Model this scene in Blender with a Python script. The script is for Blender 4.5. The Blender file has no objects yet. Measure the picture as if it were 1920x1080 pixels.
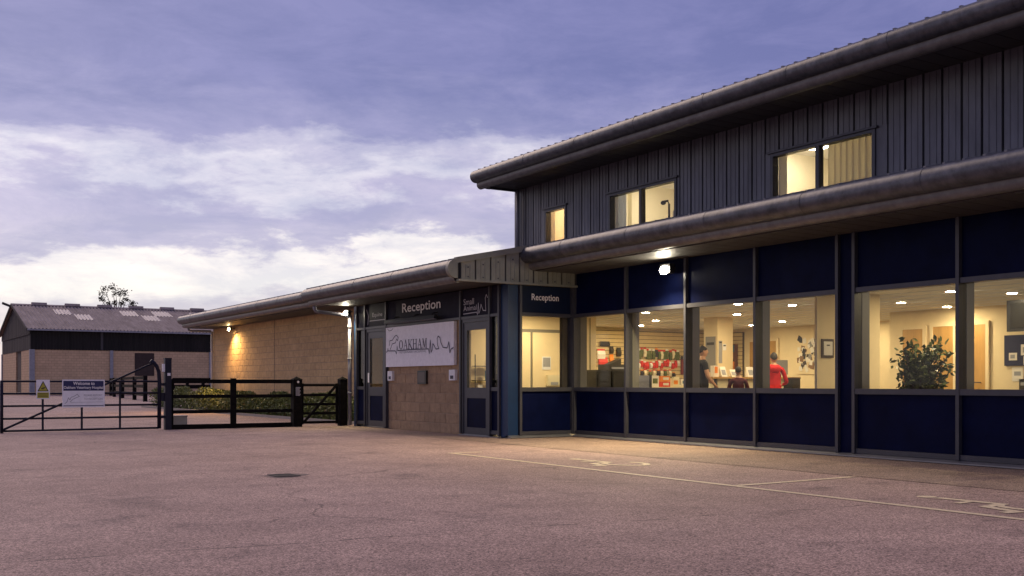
import bpy, bmesh, math, random
from mathutils import Vector, Matrix
random.seed(7)
R = math.radians
scene = bpy.context.scene
COL = scene.collection

# ------------------------------------------------------------------ camera
# world axes: X runs into the building, Y runs along the facade away from the camera, Z up (metres)
cam_d = bpy.data.cameras.new('camera')
cam = bpy.data.objects.new('camera', cam_d); COL.objects.link(cam)
cam.location = (0, 0, 1.0)
cam.rotation_euler = (R(90), 0, -0.559)
cam_d.sensor_width = 36.0
cam_d.lens = 37.5
cam_d.shift_y = 178.9 / 1920
cam_d.clip_start = 0.1
cam_d.clip_end = 3000
scene.camera = cam

# ------------------------------------------------------------------ sky, sun, exposure
SUN_EL, SUN_AZ = R(36), R(-8)          # azimuth measured from +Y towards +X
world = bpy.data.worlds.new('World'); scene.world = world; world.use_nodes = True
wt = world.node_tree; wt.nodes.clear()
def wn(t, **kw):
    n = wt.nodes.new(t)
    for k, v in kw.items(): setattr(n, k, v)
    return n
def wl(a, b): wt.links.new(a, b)
w_out = wn('ShaderNodeOutputWorld')
w_add = wn('ShaderNodeAddShader')
w_sky = wn('ShaderNodeTexSky', sky_type='NISHITA', sun_disc=False)
w_sky.sun_elevation = SUN_EL; w_sky.sun_rotation = SUN_AZ
w_bg1 = wn('ShaderNodeBackground'); w_bg1.inputs['Strength'].default_value = 0.02
wl(w_sky.outputs['Color'], w_bg1.inputs['Color'])
tc = wn('ShaderNodeTexCoord')
sep = wn('ShaderNodeSeparateXYZ'); wl(tc.outputs['Generated'], sep.inputs[0])
def wmath(op, a, b=None):
    n = wn('ShaderNodeMath', operation=op)
    for i, v in enumerate((a, b)):
        if v is None: continue
        if isinstance(v, (int, float)): n.inputs[i].default_value = v
        else: wl(v, n.inputs[i])
    return n.outputs[0]
# cloud sheet: the view direction cast on to a flat layer, so that the cloud bands close up towards the horizon
def mapped(scale, loc=(0, 0, 0)):
    mp = wn('ShaderNodeMapping'); mp.inputs['Scale'].default_value = scale; mp.inputs['Location'].default_value = loc
    wl(tc.outputs['Generated'], mp.inputs['Vector']); return mp.outputs[0]
def noise(vec, scale, detail, rough, dist=0.0):
    n = wn('ShaderNodeTexNoise'); n.inputs['Scale'].default_value = scale; n.inputs['Detail'].default_value = detail
    n.inputs['Roughness'].default_value = rough; n.inputs['Distortion'].default_value = dist
    wl(vec, n.inputs['Vector']); return n.outputs['Fac']
n_big = noise(mapped((1, 1, 4.0), (3.1, 0.4, 0.2)), 2.6, 5, 0.55, 0.3)
n_fin = noise(mapped((1, 1, 3.0), (0.7, 2.2, 1.2)), 9.0, 10, 0.62, 0.15)
elev = sep.outputs['Z']
warp = wmath('ADD', wmath('MULTIPLY', wmath('SUBTRACT', n_big, 0.5), 0.075), wmath('MULTIPLY', wmath('SUBTRACT', n_fin, 0.5), 0.13))
tt = wmath('ADD', elev, warp)
ramp = wn('ShaderNodeValToRGB'); wl(tt, ramp.inputs['Fac'])
cr = ramp.color_ramp; cr.interpolation = 'EASE'
stops = [(0.00, (0.62, 0.54, 0.58)), (0.055, (0.64, 0.58, 0.66)), (0.080, (0.94, 0.87, 0.83)), (0.122, (0.92, 0.84, 0.82)),
         (0.140, (0.46, 0.41, 0.58)), (0.162, (0.44, 0.39, 0.58)), (0.186, (0.70, 0.65, 0.745)), (0.205, (0.50, 0.46, 0.62)),
         (0.226, (0.275, 0.25, 0.47)), (0.28, (0.180, 0.168, 0.395)), (0.40, (0.160, 0.152, 0.375)), (1.0, (0.20, 0.185, 0.37))]
while len(cr.elements) < len(stops): cr.elements.new(0.5)
for e, (p, c) in zip(cr.elements, stops): e.position = p; e.color = (*c, 1)
# lighter wisps on the dark upper cloud
n_wis = noise(mapped((1, 1, 3.4), (5.3, 1.4, 2.2)), 6.5, 11, 0.66, 0.35)
r2 = wn('ShaderNodeValToRGB'); wl(n_wis, r2.inputs['Fac'])
r2.color_ramp.elements[0].position = 0.39; r2.color_ramp.elements[0].color = (0.74, 0.76, 0.86, 1)
r2.color_ramp.elements[1].position = 0.63; r2.color_ramp.elements[1].color = (1.20, 1.17, 1.10, 1)
mul = wn('ShaderNodeMix', data_type='RGBA', blend_type='MULTIPLY'); mul.inputs['Factor'].default_value = 0.85
wl(ramp.outputs['Color'], mul.inputs[6]); wl(r2.outputs['Color'], mul.inputs[7])
w_bg2 = wn('ShaderNodeBackground'); w_bg2.inputs['Strength'].default_value = 0.92
wl(mul.outputs[2], w_bg2.inputs['Color'])
wl(w_bg1.outputs[0], w_add.inputs[0]); wl(w_bg2.outputs[0], w_add.inputs[1]); wl(w_add.outputs[0], w_out.inputs['Surface'])

sun_d = bpy.data.lights.new('sun', 'SUN'); sun_d.energy = 1.5; sun_d.angle = R(40); sun_d.color = (1.0, 0.76, 0.58)
sun = bpy.data.objects.new('sun', sun_d); COL.objects.link(sun)
to_sun = Vector((math.sin(SUN_AZ) * math.cos(SUN_EL), math.cos(SUN_AZ) * math.cos(SUN_EL), math.sin(SUN_EL)))
sun.rotation_euler = to_sun.to_track_quat('Z', 'Y').to_euler()

scene.view_settings.view_transform = 'Standard'
scene.view_settings.look = 'None'
scene.view_settings.exposure = 0.0
scene.view_settings.gamma = 1.0
scene.render.engine = 'CYCLES'
scene.cycles.use_denoising = True
scene.cycles.max_bounces = 7
scene.cycles.transparent_max_bounces = 12
scene.cycles.sample_clamp_indirect = 6.0
scene.cycles.caustics_reflective = False
scene.cycles.caustics_refractive = False

# ------------------------------------------------------------------ materials
MATS = {}
def mat(name, color, rough=0.6, metal=0.0, var=0.0, vscale=4.0, bump=0.0, bscale=40.0, emit=None, estr=0.0, spec=None,
        color2=None, stretch=None, rnd=0.0):
    """procedural material: base colour with noise variation (var, or towards color2), optional bump, per-piece random shade (rnd)"""
    if name in MATS: return MATS[name]
    m = bpy.data.materials.new(name); m.use_nodes = True; MATS[name] = m
    nt = m.node_tree; b = nt.nodes['Principled BSDF']
    b.inputs['Base Color'].default_value = (*color, 1); b.inputs['Roughness'].default_value = rough; b.inputs['Metallic'].default_value = metal
    if spec is not None: b.inputs['Specular IOR Level'].default_value = spec
    if emit: b.inputs['Emission Color'].default_value = (*emit, 1); b.inputs['Emission Strength'].default_value = estr
    vec = None
    if var or bump or color2:
        t = nt.nodes.new('ShaderNodeTexCoord'); mp = nt.nodes.new('ShaderNodeMapping')
        if stretch: mp.inputs['Scale'].default_value = stretch
        geo = nt.nodes.new('ShaderNodeNewGeometry')
        nt.links.new(geo.outputs['Position'], mp.inputs['Vector']); vec = mp.outputs[0]
    last = None
    if var or color2:
        n = nt.nodes.new('ShaderNodeTexNoise'); n.inputs['Scale'].default_value = vscale; n.inputs['Detail'].default_value = 7; n.inputs['Roughness'].default_value = 0.65
        nt.links.new(vec, n.inputs['Vector'])
        r = nt.nodes.new('ShaderNodeValToRGB'); nt.links.new(n.outputs['Fac'], r.inputs['Fac'])
        r.color_ramp.elements[0].position = 0.32; r.color_ramp.elements[1].position = 0.70
        c1 = color if color2 else tuple(c * (1 - var) for c in color)
        c2 = color2 if color2 else tuple(min(1, c * (1 + var)) for c in color)
        r.color_ramp.elements[0].color = (*c1, 1); r.color_ramp.elements[1].color = (*c2, 1)
        last = r.outputs['Color']
    if rnd:
        oi = nt.nodes.new('ShaderNodeObjectInfo'); ge = nt.nodes.new('ShaderNodeNewGeometry')
        ad = nt.nodes.new('ShaderNodeMath'); ad.operation = 'ADD'
        nt.links.new(oi.outputs['Random'], ad.inputs[0]); nt.links.new(ge.outputs['Random Per Island'], ad.inputs[1])
        fr = nt.nodes.new('ShaderNodeMath'); fr.operation = 'FRACT'; nt.links.new(ad.outputs[0], fr.inputs[0])
        mr = nt.nodes.new('ShaderNodeMapRange'); mr.inputs['To Min'].default_value = 1 - rnd; mr.inputs['To Max'].default_value = 1 + rnd
        nt.links.new(fr.outputs[0], mr.inputs['Value'])
        hs = nt.nodes.new('ShaderNodeHueSaturation'); hs.inputs['Color'].default_value = (*color, 1)
        if last: nt.links.new(last, hs.inputs['Color'])
        nt.links.new(mr.outputs[0], hs.inputs['Value']); last = hs.outputs['Color']
    if last: nt.links.new(last, b.inputs['Base Color'])
    if bump:
        n2 = nt.nodes.new('ShaderNodeTexNoise'); n2.inputs['Scale'].default_value = bscale; n2.inputs['Detail'].default_value = 4
        nt.links.new(vec, n2.inputs['Vector'])
        bp = nt.nodes.new('ShaderNodeBump'); bp.inputs['Strength'].default_value = bump; bp.inputs['Distance'].default_value = 0.02
        nt.links.new(n2.outputs['Fac'], bp.inputs['Height']); nt.links.new(bp.outputs[0], b.inputs['Normal'])
    return m

def glass_mat(name, tint=(0.93, 0.95, 0.95), refl=1.0):
    m = bpy.data.materials.new(name); m.use_nodes = True; MATS[name] = m
    nt = m.node_tree; nt.nodes.clear()
    o = nt.nodes.new('ShaderNodeOutputMaterial'); mx = nt.nodes.new('ShaderNodeMixShader')
    tr = nt.nodes.new('ShaderNodeBsdfTransparent'); tr.inputs['Color'].default_value = (*tint, 1)
    gl = nt.nodes.new('ShaderNodeBsdfGlossy'); gl.inputs['Roughness'].default_value = 0.02
    # Schlick reflectance from the viewing angle, equal on both faces of the pane
    lw = nt.nodes.new('ShaderNodeLayerWeight'); lw.inputs['Blend'].default_value = 0.5
    pw_ = nt.nodes.new('ShaderNodeMath'); pw_.operation = 'POWER'; pw_.inputs[1].default_value = 5.0; nt.links.new(lw.outputs['Facing'], pw_.inputs[0])
    ml = nt.nodes.new('ShaderNodeMath'); ml.operation = 'MULTIPLY_ADD'; ml.inputs[1].default_value = 0.9 * refl; ml.inputs[2].default_value = 0.035 * refl
    nt.links.new(pw_.outputs[0], ml.inputs[0]); nt.links.new(ml.outputs[0], mx.inputs['Fac'])
    nt.links.new(tr.outputs[0], mx.inputs[1]); nt.links.new(gl.outputs[0], mx.inputs[2]); nt.links.new(mx.outputs[0], o.inputs['Surface'])
    return m

def asphalt_mat(name, c1, c2, joints=False):
    """tarmac: coarse aggregate speckle, large worn patches, optional laying joints"""
    m = bpy.data.materials.new(name); m.use_nodes = True; MATS[name] = m
    nt = m.node_tree; b = nt.nodes['Principled BSDF']; b.inputs['Roughness'].default_value = 0.82; b.inputs['Specular IOR Level'].default_value = 0.3
    geo = nt.nodes.new('ShaderNodeNewGeometry')
    def nz(scale, det=4, ro=0.6):
        n = nt.nodes.new('ShaderNodeTexNoise'); n.inputs['Scale'].default_value = scale; n.inputs['Detail'].default_value = det; n.inputs['Roughness'].default_value = ro
        nt.links.new(geo.outputs['Position'], n.inputs['Vector']); return n.outputs['Fac']
    def rp(v, a, ca, b_, cb):
        r = nt.nodes.new('ShaderNodeValToRGB'); nt.links.new(v, r.inputs['Fac'])
        r.color_ramp.elements[0].position = a; r.color_ramp.elements[0].color = (*ca, 1)
        r.color_ramp.elements[1].position = b_; r.color_ramp.elements[1].color = (*cb, 1); return r.outputs['Color']
    def mulc(x, y, f=1.0):
        mx = nt.nodes.new('ShaderNodeMix'); mx.data_type = 'RGBA'; mx.blend_type = 'MULTIPLY'; mx.inputs['Factor'].default_value = f
        nt.links.new(x, mx.inputs[6]); nt.links.new(y, mx.inputs[7]); return mx.outputs[2]
    base = rp(nz(0.35, 6), 0.35, c1, 0.68, c2)
    vc = nt.nodes.new('ShaderNodeTexVoronoi'); vc.inputs['Scale'].default_value = 95; vc.inputs['Randomness'].default_value = 1.0
    nt.links.new(geo.outputs['Position'], vc.inputs['Vector'])
    sx = nt.nodes.new('ShaderNodeSeparateColor'); nt.links.new(vc.outputs['Color'], sx.inputs[0])
    speck = rp(sx.outputs[0], 0.05, (0.42, 0.41, 0.42), 0.95, (1.56, 1.54, 1.52))
    speck2 = rp(nz(130, 2, 0.7), 0.36, (0.55, 0.54, 0.55), 0.64, (1.36, 1.36, 1.35))
    patch = rp(nz(1.6, 5, 0.6), 0.32, (0.84, 0.84, 0.85), 0.62, (1.06, 1.06, 1.05))
    stain = rp(nz(0.8, 8, 0.72), 0.30, (0.66, 0.66, 0.68), 0.44, (1, 1, 1))
    col = mulc(mulc(mulc(mulc(base, speck), speck2), patch), stain)
    if joints:
        sp = nt.nodes.new('ShaderNodeSeparateXYZ'); nt.links.new(geo.outputs['Position'], sp.inputs[0])
        def mth(op, a, b=None):
            n = nt.nodes.new('ShaderNodeMath'); n.operation = op
            for i, v in enumerate((a, b)):
                if v is None: continue
                if isinstance(v, (int, float)): n.inputs[i].default_value = v
                else: nt.links.new(v, n.inputs[i])
            return n.outputs[0]
        vo = nt.nodes.new('ShaderNodeTexVoronoi'); vo.feature = 'DISTANCE_TO_EDGE'; vo.inputs['Scale'].default_value = 0.22
        wv = nt.nodes.new('ShaderNodeVectorMath'); wv.operation = 'MULTIPLY_ADD'; nz3 = nt.nodes.new('ShaderNodeTexNoise'); nz3.inputs['Scale'].default_value = 1.4; nz3.inputs['Detail'].default_value = 5
        nt.links.new(geo.outputs['Position'], nz3.inputs['Vector']); nt.links.new(nz3.outputs['Color'], wv.inputs[0]); wv.inputs[1].default_value = (.7, .7, 0); nt.links.new(geo.outputs['Position'], wv.inputs[2])
        nt.links.new(wv.outputs[0], vo.inputs['Vector'])
        hair = rp(vo.outputs['Distance'], 0.0008, (0.42, 0.42, 0.43), 0.0035, (1, 1, 1))
        msk = rp(nz(0.45, 3), 0.50, (0, 0, 0), 0.56, (1, 1, 1))
        hm = nt.nodes.new('ShaderNodeMix'); hm.data_type = 'RGBA'; nt.links.new(msk, hm.inputs['Factor']); hm.inputs[6].default_value = (1, 1, 1, 1); nt.links.new(hair, hm.inputs[7])
        col = mulc(col, hm.outputs[2])
        wob = mth('MULTIPLY', mth('SUBTRACT', nz(1.1, 3), 0.5), 0.30)
        # joint across the yard: s = 6.6 - 0.1 a ; and one running towards the gate: s = 15.6 - 1.05 a
        for (k, c0, wd) in ((0.10, 6.62, 0.014), (1.05, 15.35, 0.02)):
            d = mth('ABSOLUTE', mth('ADD', mth('SUBTRACT', mth('ADD', sp.outputs['Y'], mth('MULTIPLY', sp.outputs['X'], k)), c0), wob))
            gap = nz(2.3, 4)
            wdt = mth('MULTIPLY', mth('MAXIMUM', mth('SUBTRACT', gap, 0.42), 0.0), wd * 9)
            j = rp(mth('DIVIDE', d, mth('ADD', wdt, 0.001)), 0.45, (0.45, 0.45, 0.46), 1.0, (1, 1, 1))
            col = mulc(col, j)
    nt.links.new(col, b.inputs['Base Color'])
    bp = nt.nodes.new('ShaderNodeBump'); bp.inputs['Strength'].default_value = 0.22; bp.inputs['Distance'].default_value = 0.004
    nt.links.new(nz(75, 3, 0.7), bp.inputs['Height']); nt.links.new(bp.outputs[0], b.inputs['Normal'])
    return m

def emat(name, color, strength):
    m = bpy.data.materials.new(name); m.use_nodes = True; MATS[name] = m
    nt = m.node_tree; nt.nodes.clear()
    o = nt.nodes.new('ShaderNodeOutputMaterial'); e = nt.nodes.new('ShaderNodeEmission')
    e.inputs['Color'].default_value = (*color, 1); e.inputs['Strength'].default_value = strength
    nt.links.new(e.outputs[0], o.inputs['Surface']); return m

GLASS = glass_mat('clear_glass', (0.96, 0.97, 0.96), 0.5)
GLASS_D = glass_mat('dark_tinted_glass', (0.30, 0.32, 0.34))  # sidelight panes, tinted darker than the other glass
TARMAC = asphalt_mat('worn_tarmac', (0.36, 0.252, 0.208), (0.48, 0.345, 0.286), True)
WALK = asphalt_mat('sandy_walkway', (0.27, 0.195, 0.155), (0.36, 0.265, 0.205))
PAINT = mat('worn_road_paint', (0.52, 0.41, 0.27), 0.7, color2=(0.92, 0.78, 0.48), vscale=22, bump=0.1, bscale=60)
FRAME = mat('grey_aluminium', (0.052, 0.053, 0.066), 0.42, 0.2, var=0.12, vscale=6)
NAVY = mat('navy_panel', (0.0026, 0.0050, 0.030), 0.45, var=0.3, vscale=2.5, spec=0.05)
BLUE = mat('blue_column', (0.005, 0.026, 0.085), 0.4, var=0.2, vscale=2.0, spec=0.35)
FASCIA = mat('slate_blue_fascia', (0.020, 0.020, 0.036), 0.55, var=0.2, vscale=3, spec=0.06)
CLAD = mat('grey_cladding', (0.125, 0.130, 0.152), 0.5, 0.15, var=0.32, vscale=2.6, stretch=(1, 1, 0.3))
CLADB = mat('cladding_backing', (0.014, 0.014, 0.017), 0.7)  # near-black: the shadow lines between panels are put into this colour
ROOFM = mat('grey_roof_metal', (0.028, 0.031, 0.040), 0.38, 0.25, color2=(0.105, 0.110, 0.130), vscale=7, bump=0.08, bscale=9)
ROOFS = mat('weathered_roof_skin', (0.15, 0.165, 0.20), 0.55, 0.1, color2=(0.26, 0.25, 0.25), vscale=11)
SOFFIT = mat('dark_soffit', (0.060, 0.056, 0.052), 0.55, var=0.15, vscale=3)
VERGE = mat('olive_grey_verge', (0.20, 0.20, 0.165), 0.5, var=0.15, vscale=4)
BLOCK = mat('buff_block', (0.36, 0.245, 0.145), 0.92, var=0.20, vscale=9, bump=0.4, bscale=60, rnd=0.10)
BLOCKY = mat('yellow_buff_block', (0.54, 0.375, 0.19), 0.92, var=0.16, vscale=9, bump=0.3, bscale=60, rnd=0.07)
MORTAR = mat('mortar', (0.38, 0.29, 0.20), 0.95, var=0.1, vscale=20)
WALLW = mat('cream_plaster', (0.76, 0.62, 0.39), 0.85, var=0.05, vscale=2)
WALLT = mat('warm_plaster', (0.80, 0.73, 0.58), 0.85, var=0.04, vscale=2)
CEIL = mat('ceiling_tile', (0.74, 0.68, 0.55), 0.9, var=0.05, vscale=3)
FLOORM = mat('grey_vinyl', (0.20, 0.19, 0.19), 0.4, var=0.15, vscale=2)
WOOD = mat('honey_oak', (0.48, 0.27, 0.075), 0.5, var=0.18, vscale=6, stretch=(1, 1, 0.15))
DARKW = mat('black_stained_timber', (0.007, 0.0058, 0.0058), 0.85, var=0.6, vscale=14, bump=0.3, bscale=30, spec=0.12)
STEELN = mat('navy_painted_steel', (0.012, 0.012, 0.026), 0.5, 0.1, var=0.2, vscale=8, spec=0.25)
WHITE = mat('white_board', (0.86, 0.84, 0.86), 0.5, var=0.07, vscale=12)
WHITEP = mat('white_plastic', (0.78, 0.77, 0.78), 0.45)
BLACK = mat('black_plastic', (0.012, 0.012, 0.013), 0.4)
INK = mat('dark_navy_ink', (0.035, 0.032, 0.06), 0.6)
LETTER = mat('white_vinyl', (0.80, 0.77, 0.76), 0.5)
LETTERG = mat('pale_grey_vinyl', (0.46, 0.44, 0.50), 0.5)
NAVYS = mat('sign_navy', (0.010, 0.012, 0.085), 0.5)
YEL = mat('sign_yellow', (0.40, 0.36, 0.03), 0.5, var=0.1, vscale=30)
GREYI = mat('grey_ink', (0.30, 0.30, 0.32), 0.6)
PVC = mat('grey_downpipe', (0.20, 0.20, 0.24), 0.45)
PVCW = mat('white_downpipe', (0.62, 0.58, 0.55), 0.5)
PANEL_E = emat('downlight_lens', (1.0, 0.80, 0.48), 580)
PANEL_U = emat('upstairs_lamp', (1.0, 0.86, 0.62), 40)
FLOOD_E = emat('floodlight_lens', (1.0, 0.90, 0.68), 210)
FLOOD_O = emat('orange_lamp_lens', (1.0, 0.70, 0.34), 120)
LEAF = mat('hedge_leaf', (0.085, 0.110, 0.030), 0.6, color2=(0.28, 0.31, 0.09), vscale=5, rnd=0.35)
LEAFF = mat('fig_leaf', (0.045, 0.065, 0.018), 0.35, color2=(0.12, 0.145, 0.040), vscale=9, rnd=0.35)
LEAFT = mat('tree_leaf', (0.03, 0.028, 0.016), 0.7, color2=(0.05, 0.048, 0.025), vscale=3, rnd=0.3)
BARK = mat('bark', (0.07, 0.05, 0.035), 0.9, var=0.3, vscale=12)

# ------------------------------------------------------------------ mesh helpers
WLOC = {}
def link(o, parent=None):
    COL.objects.link(o)
    if parent is not None:
        o.parent = parent
        o.matrix_parent_inverse = Matrix.Translation(-WLOC.get(parent.name, Vector((0, 0, 0))))
    return o
def tag(o, label=None, cat=None, group=None, kind=None):
    if label: o['label'] = label
    if cat: o['category'] = cat
    if group: o['group'] = group
    if kind: o['kind'] = kind
    return o
def thing(name, loc, label, cat, group=None):
    o = bpy.data.objects.new(name, None); o.empty_display_size = 0.2
    o.location = loc; COL.objects.link(o); WLOC[o.name] = Vector(loc)
    return tag(o, label, cat, group)

class G:
    def __init__(s): s.v = []; s.f = []; s.mi = []; s.cur = 0
    def add(s, vs, fs):
        n = len(s.v); s.v += [tuple(p) for p in vs]
        for f in fs: s.f.append([i + n for i in f]); s.mi.append(s.cur)
        return s
    def box(s, x0, x1, y0, y1, z0, z1):
        return s.add([(x0, y0, z0), (x1, y0, z0), (x1, y1, z0), (x0, y1, z0), (x0, y0, z1), (x1, y0, z1), (x1, y1, z1), (x0, y1, z1)],
                     [(0, 3, 2, 1), (4, 5, 6, 7), (0, 1, 5, 4), (1, 2, 6, 5), (2, 3, 7, 6), (3, 0, 4, 7)])
    def cbox(s, x0, x1, y0, y1, z0, z1, c):
        """box with its four X-facing front edges chamfered (front = x0)"""
        ring = lambda x, d: [(x, y0 + d, z0 + d), (x, y1 - d, z0 + d), (x, y1 - d, z1 - d), (x, y0 + d, z1 - d)]
        a, b, e = ring(x0, c), ring(x0 + c, 0), ring(x1, 0)
        fs = [(3, 2, 1, 0)]
        for k in (0, 4):
            for i in range(4): j = (i + 1) % 4; fs.append((k + i, k + j, k + 4 + j, k + 4 + i))
        fs.append((8, 9, 10, 11))
        return s.add(a + b + e, fs)
    def obox(s, p, q, w, h, up=(0, 0, 1)):
        """bar from p to q with cross-section w (sideways) x h (up)"""
        p, q = Vector(p), Vector(q); d = (q - p).normalized(); u = Vector(up)
        if abs(d.dot(u)) > 0.98: u = Vector((0, 1, 0))
        sd = d.cross(u).normalized(); u = sd.cross(d).normalized()
        c = [sd * (w / 2) * a + u * (h / 2) * b for a, b in ((-1, -1), (1, -1), (1, 1), (-1, 1))]
        return s.add([p + k for k in c] + [q + k for k in c], [(0, 1, 2, 3), (7, 6, 5, 4), (0, 4, 5, 1), (1, 5, 6, 2), (2, 6, 7, 3), (3, 7, 4, 0)])
    def prism_y(s, poly, y0, y1):
        n = len(poly)
        return s.add([(x, y0, z) for x, z in poly] + [(x, y1, z) for x, z in poly],
                     [tuple(range(n)), tuple(range(2 * n - 1, n - 1, -1))] + [(i, n + i, n + (i + 1) % n, (i + 1) % n) for i in range(n)])
    def prism_x(s, poly, x0, x1):
        n = len(poly)
        return s.add([(x0, y, z) for y, z in poly] + [(x1, y, z) for y, z in poly],
                     [tuple(range(n)), tuple(range(2 * n - 1, n - 1, -1))] + [(i, n + i, n + (i + 1) % n, (i + 1) % n) for i in range(n)])
    def prism_z(s, poly, z0, z1):
        n = len(poly)
        return s.add([(x, y, z0) for x, y in poly] + [(x, y, z1) for x, y in poly],
                     [tuple(range(n - 1, -1, -1)), tuple(range(n, 2 * n))] + [(i, (i + 1) % n, n + (i + 1) % n, n + i) for i in range(n)])
    def tube(s, pts, r, n=8, caps=True):
        pts = [Vector(p) for p in pts]; rs = r if isinstance(r, (list, tuple)) else [r] * len(pts)
        vs, fs = [], []
        for i, p in enumerate(pts):
            d = (pts[min(i + 1, len(pts) - 1)] - pts[max(i - 1, 0)]).normalized()
            u = Vector((0, 0, 1)) if abs(d.z) < 0.9 else Vector((0, 1, 0))
            a = d.cross(u).normalized(); b = a.cross(d).normalized()
            for k in range(n):
                t = 2 * math.pi * k / n; vs.append(p + (a * math.cos(t) + b * math.sin(t)) * rs[i])
        for i in range(len(pts) - 1):
            for k in range(n): fs.append((i * n + k, i * n + (k + 1) % n, (i + 1) * n + (k + 1) % n, (i + 1) * n + k))
        if caps: fs.append(tuple(range(n - 1, -1, -1))); fs.append(tuple(range((len(pts) - 1) * n, len(pts) * n)))
        return s.add(vs, fs)
    def sphere(s, c, r, nu=12, nv=8):
        rx, ry, rz = r if isinstance(r, (list, tuple)) else (r, r, r)
        vs = [(c[0], c[1], c[2] + rz)]; fs = []
        for j in range(1, nv):
            t = math.pi * j / nv
            for i in range(nu):
                p = 2 * math.pi * i / nu
                vs.append((c[0] + rx * math.sin(t) * math.cos(p), c[1] + ry * math.sin(t) * math.sin(p), c[2] + rz * math.cos(t)))
        vs.append((c[0], c[1], c[2] - rz)); L = len(vs) - 1
        for i in range(nu):
            fs.append((0, 1 + i, 1 + (i + 1) % nu)); fs.append((L, L - nu + (i + 1) % nu, L - nu + i))
            for j in range(nv - 2):
                a = 1 + j * nu
                fs.append((a + i, a + nu + i, a + nu + (i + 1) % nu, a + (i + 1) % nu))
        return s.add(vs, fs)
    def mesh(s, name, mats, smooth=False):
        me = bpy.data.meshes.new(name); me.from_pydata(s.v, [], s.f)
        for m in (mats if isinstance(mats, (list, tuple)) else [mats]): me.materials.append(m)
        if any(s.mi): me.polygons.foreach_set('material_index', s.mi)
        if smooth:
            me.polygons.foreach_set('use_smooth', [True] * len(me.polygons))
        me.update(); return me
    def build(s, name, mats, parent=None, smooth=False, autosmooth=None):
        me = s.mesh(name, mats, smooth or autosmooth is not None)
        if autosmooth is not None: me.set_sharp_from_angle(angle=R(autosmooth))
        o = bpy.data.objects.new(name, me); return link(o, parent)
def place(name, me, parent, loc, scale=None, rot=None):
    o = bpy.data.objects.new(name, me); link(o, parent); o.location = loc
    if scale: o.scale = scale
    if rot: o.rotation_euler = rot
    return o

# flat lettering / line art on a plane: frame = (origin, u direction); v is world Z; the face looks towards n
class Face:
    def __init__(s, o, u, n): s.o = Vector(o); s.u = Vector(u); s.n = Vector(n); s.w = Vector((0, 0, 1))
    def p(s, u, v, d=0.0): return s.o + s.u * u + s.w * v + s.n * d
def text_mesh(body, face, u0, u1, v0, v1, d, name, m, parent, bold=0.0, thick=0.004):
    cu = bpy.data.curves.new('t', 'FONT'); cu.body = body; cu.offset = bold; cu.resolution_u = 3; cu.space_line = 1.0
    ob = bpy.data.objects.new('t', cu); COL.objects.link(ob)
    dg = bpy.context.evaluated_depsgraph_get(); me0 = bpy.data.meshes.new_from_object(ob.evaluated_get(dg))
    xs = [v.co.x for v in me0.vertices]; ys = [v.co.y for v in me0.vertices]
    ax, bx, ay, by = min(xs), max(xs), min(ys), max(ys)
    g = G(); vs = []
    for lay in (0, thick):
        for v in me0.vertices:
            vs.append(face.p(u0 + (v.co.x - ax) / (bx - ax) * (u1 - u0), v0 + (v.co.y - ay) / (by - ay) * (v1 - v0), d + lay))
    n = len(me0.vertices); fs = [tuple(i + n for i in p.vertices) for p in me0.polygons]
    bpy.data.objects.remove(ob); bpy.data.curves.remove(cu); bpy.data.meshes.remove(me0)
    g.add(vs, fs); return g.build(name, m, parent)
def ribbon(g, face, pts, w, d):
    for q_, (a, b) in enumerate(zip(pts[:-1], pts[1:])):
        d += .00025
        dx, dy = b[0] - a[0], b[1] - a[1]; L = math.hypot(dx, dy) or 1e-6
        nx, ny = -dy / L * w / 2, dx / L * w / 2; ex, ey = dx / L * w * 0.3, dy / L * w * 0.3
        g.add([face.p(a[0] + nx - ex, a[1] + ny - ey, d), face.p(a[0] - nx - ex, a[1] - ny - ey, d), face.p(b[0] - nx + ex, b[1] - ny + ey, d), face.p(b[0] + nx + ex, b[1] + ny + ey, d)], [(0, 1, 2, 3)])
def rect(g, face, u0, u1, v0, v1, d, t=0.0):
    if t:
        vs = [face.p(u, v, k) for k in (d, d + t) for (u, v) in ((u0, v0), (u1, v0), (u1, v1), (u0, v1))]
        g.add(vs, [(3, 2, 1, 0), (4, 5, 6, 7), (0, 1, 5, 4), (1, 2, 6, 5), (2, 3, 7, 6), (3, 0, 4, 7)])
    else:
        g.add([face.p(u0, v0, d), face.p(u1, v0, d), face.p(u1, v1, d), face.p(u0, v1, d)], [(0, 1, 2, 3)])
def arc(cx, cz, r, a0, a1, n):
    return [(cx + r * math.cos(R(a0 + (a1 - a0) * i / n)), cz + r * math.sin(R(a0 + (a1 - a0) * i / n))) for i in range(n + 1)]

# ------------------------------------------------------------------ ground and markings
g = G(); g.add([(-700, -300, 0), (900, -300, 0), (900, 1500, 0), (-700, 1500, 0)], [(0, 1, 2, 3)])
tag(g.build('ground', TARMAC), 'pinkish worn tarmac yard in front of the building', kind='structure')
g = G()
g.add([(9.2, 1.0, .004), (11.56, 1.0, .004), (11.56, 16.36, .004), (9.2, 16.36, .004), (9.2, 23.2, .004), (10.1, 23.2, .004), (10.1, 16.36, .004)],
      [(0, 1, 2, 3), (3, 6, 5, 4)])
tag(g.build('pavement', WALK), 'sandy red pavement strip along the foot of the facade', kind='structure')
def line(x0, y0, x1, y1, w, label):
    d = Vector((x1 - x0, y1 - y0, 0)).normalized(); n = Vector((-d.y, d.x, 0)) * (w / 2)
    g = G(); p, q = Vector((x0, y0, .004)), Vector((x1, y1, .004))
    g.add([p - n, q - n, q + n, p + n], [(0, 1, 2, 3)])
    tag(g.build('parking_line', PAINT), label, kind='structure')
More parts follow.
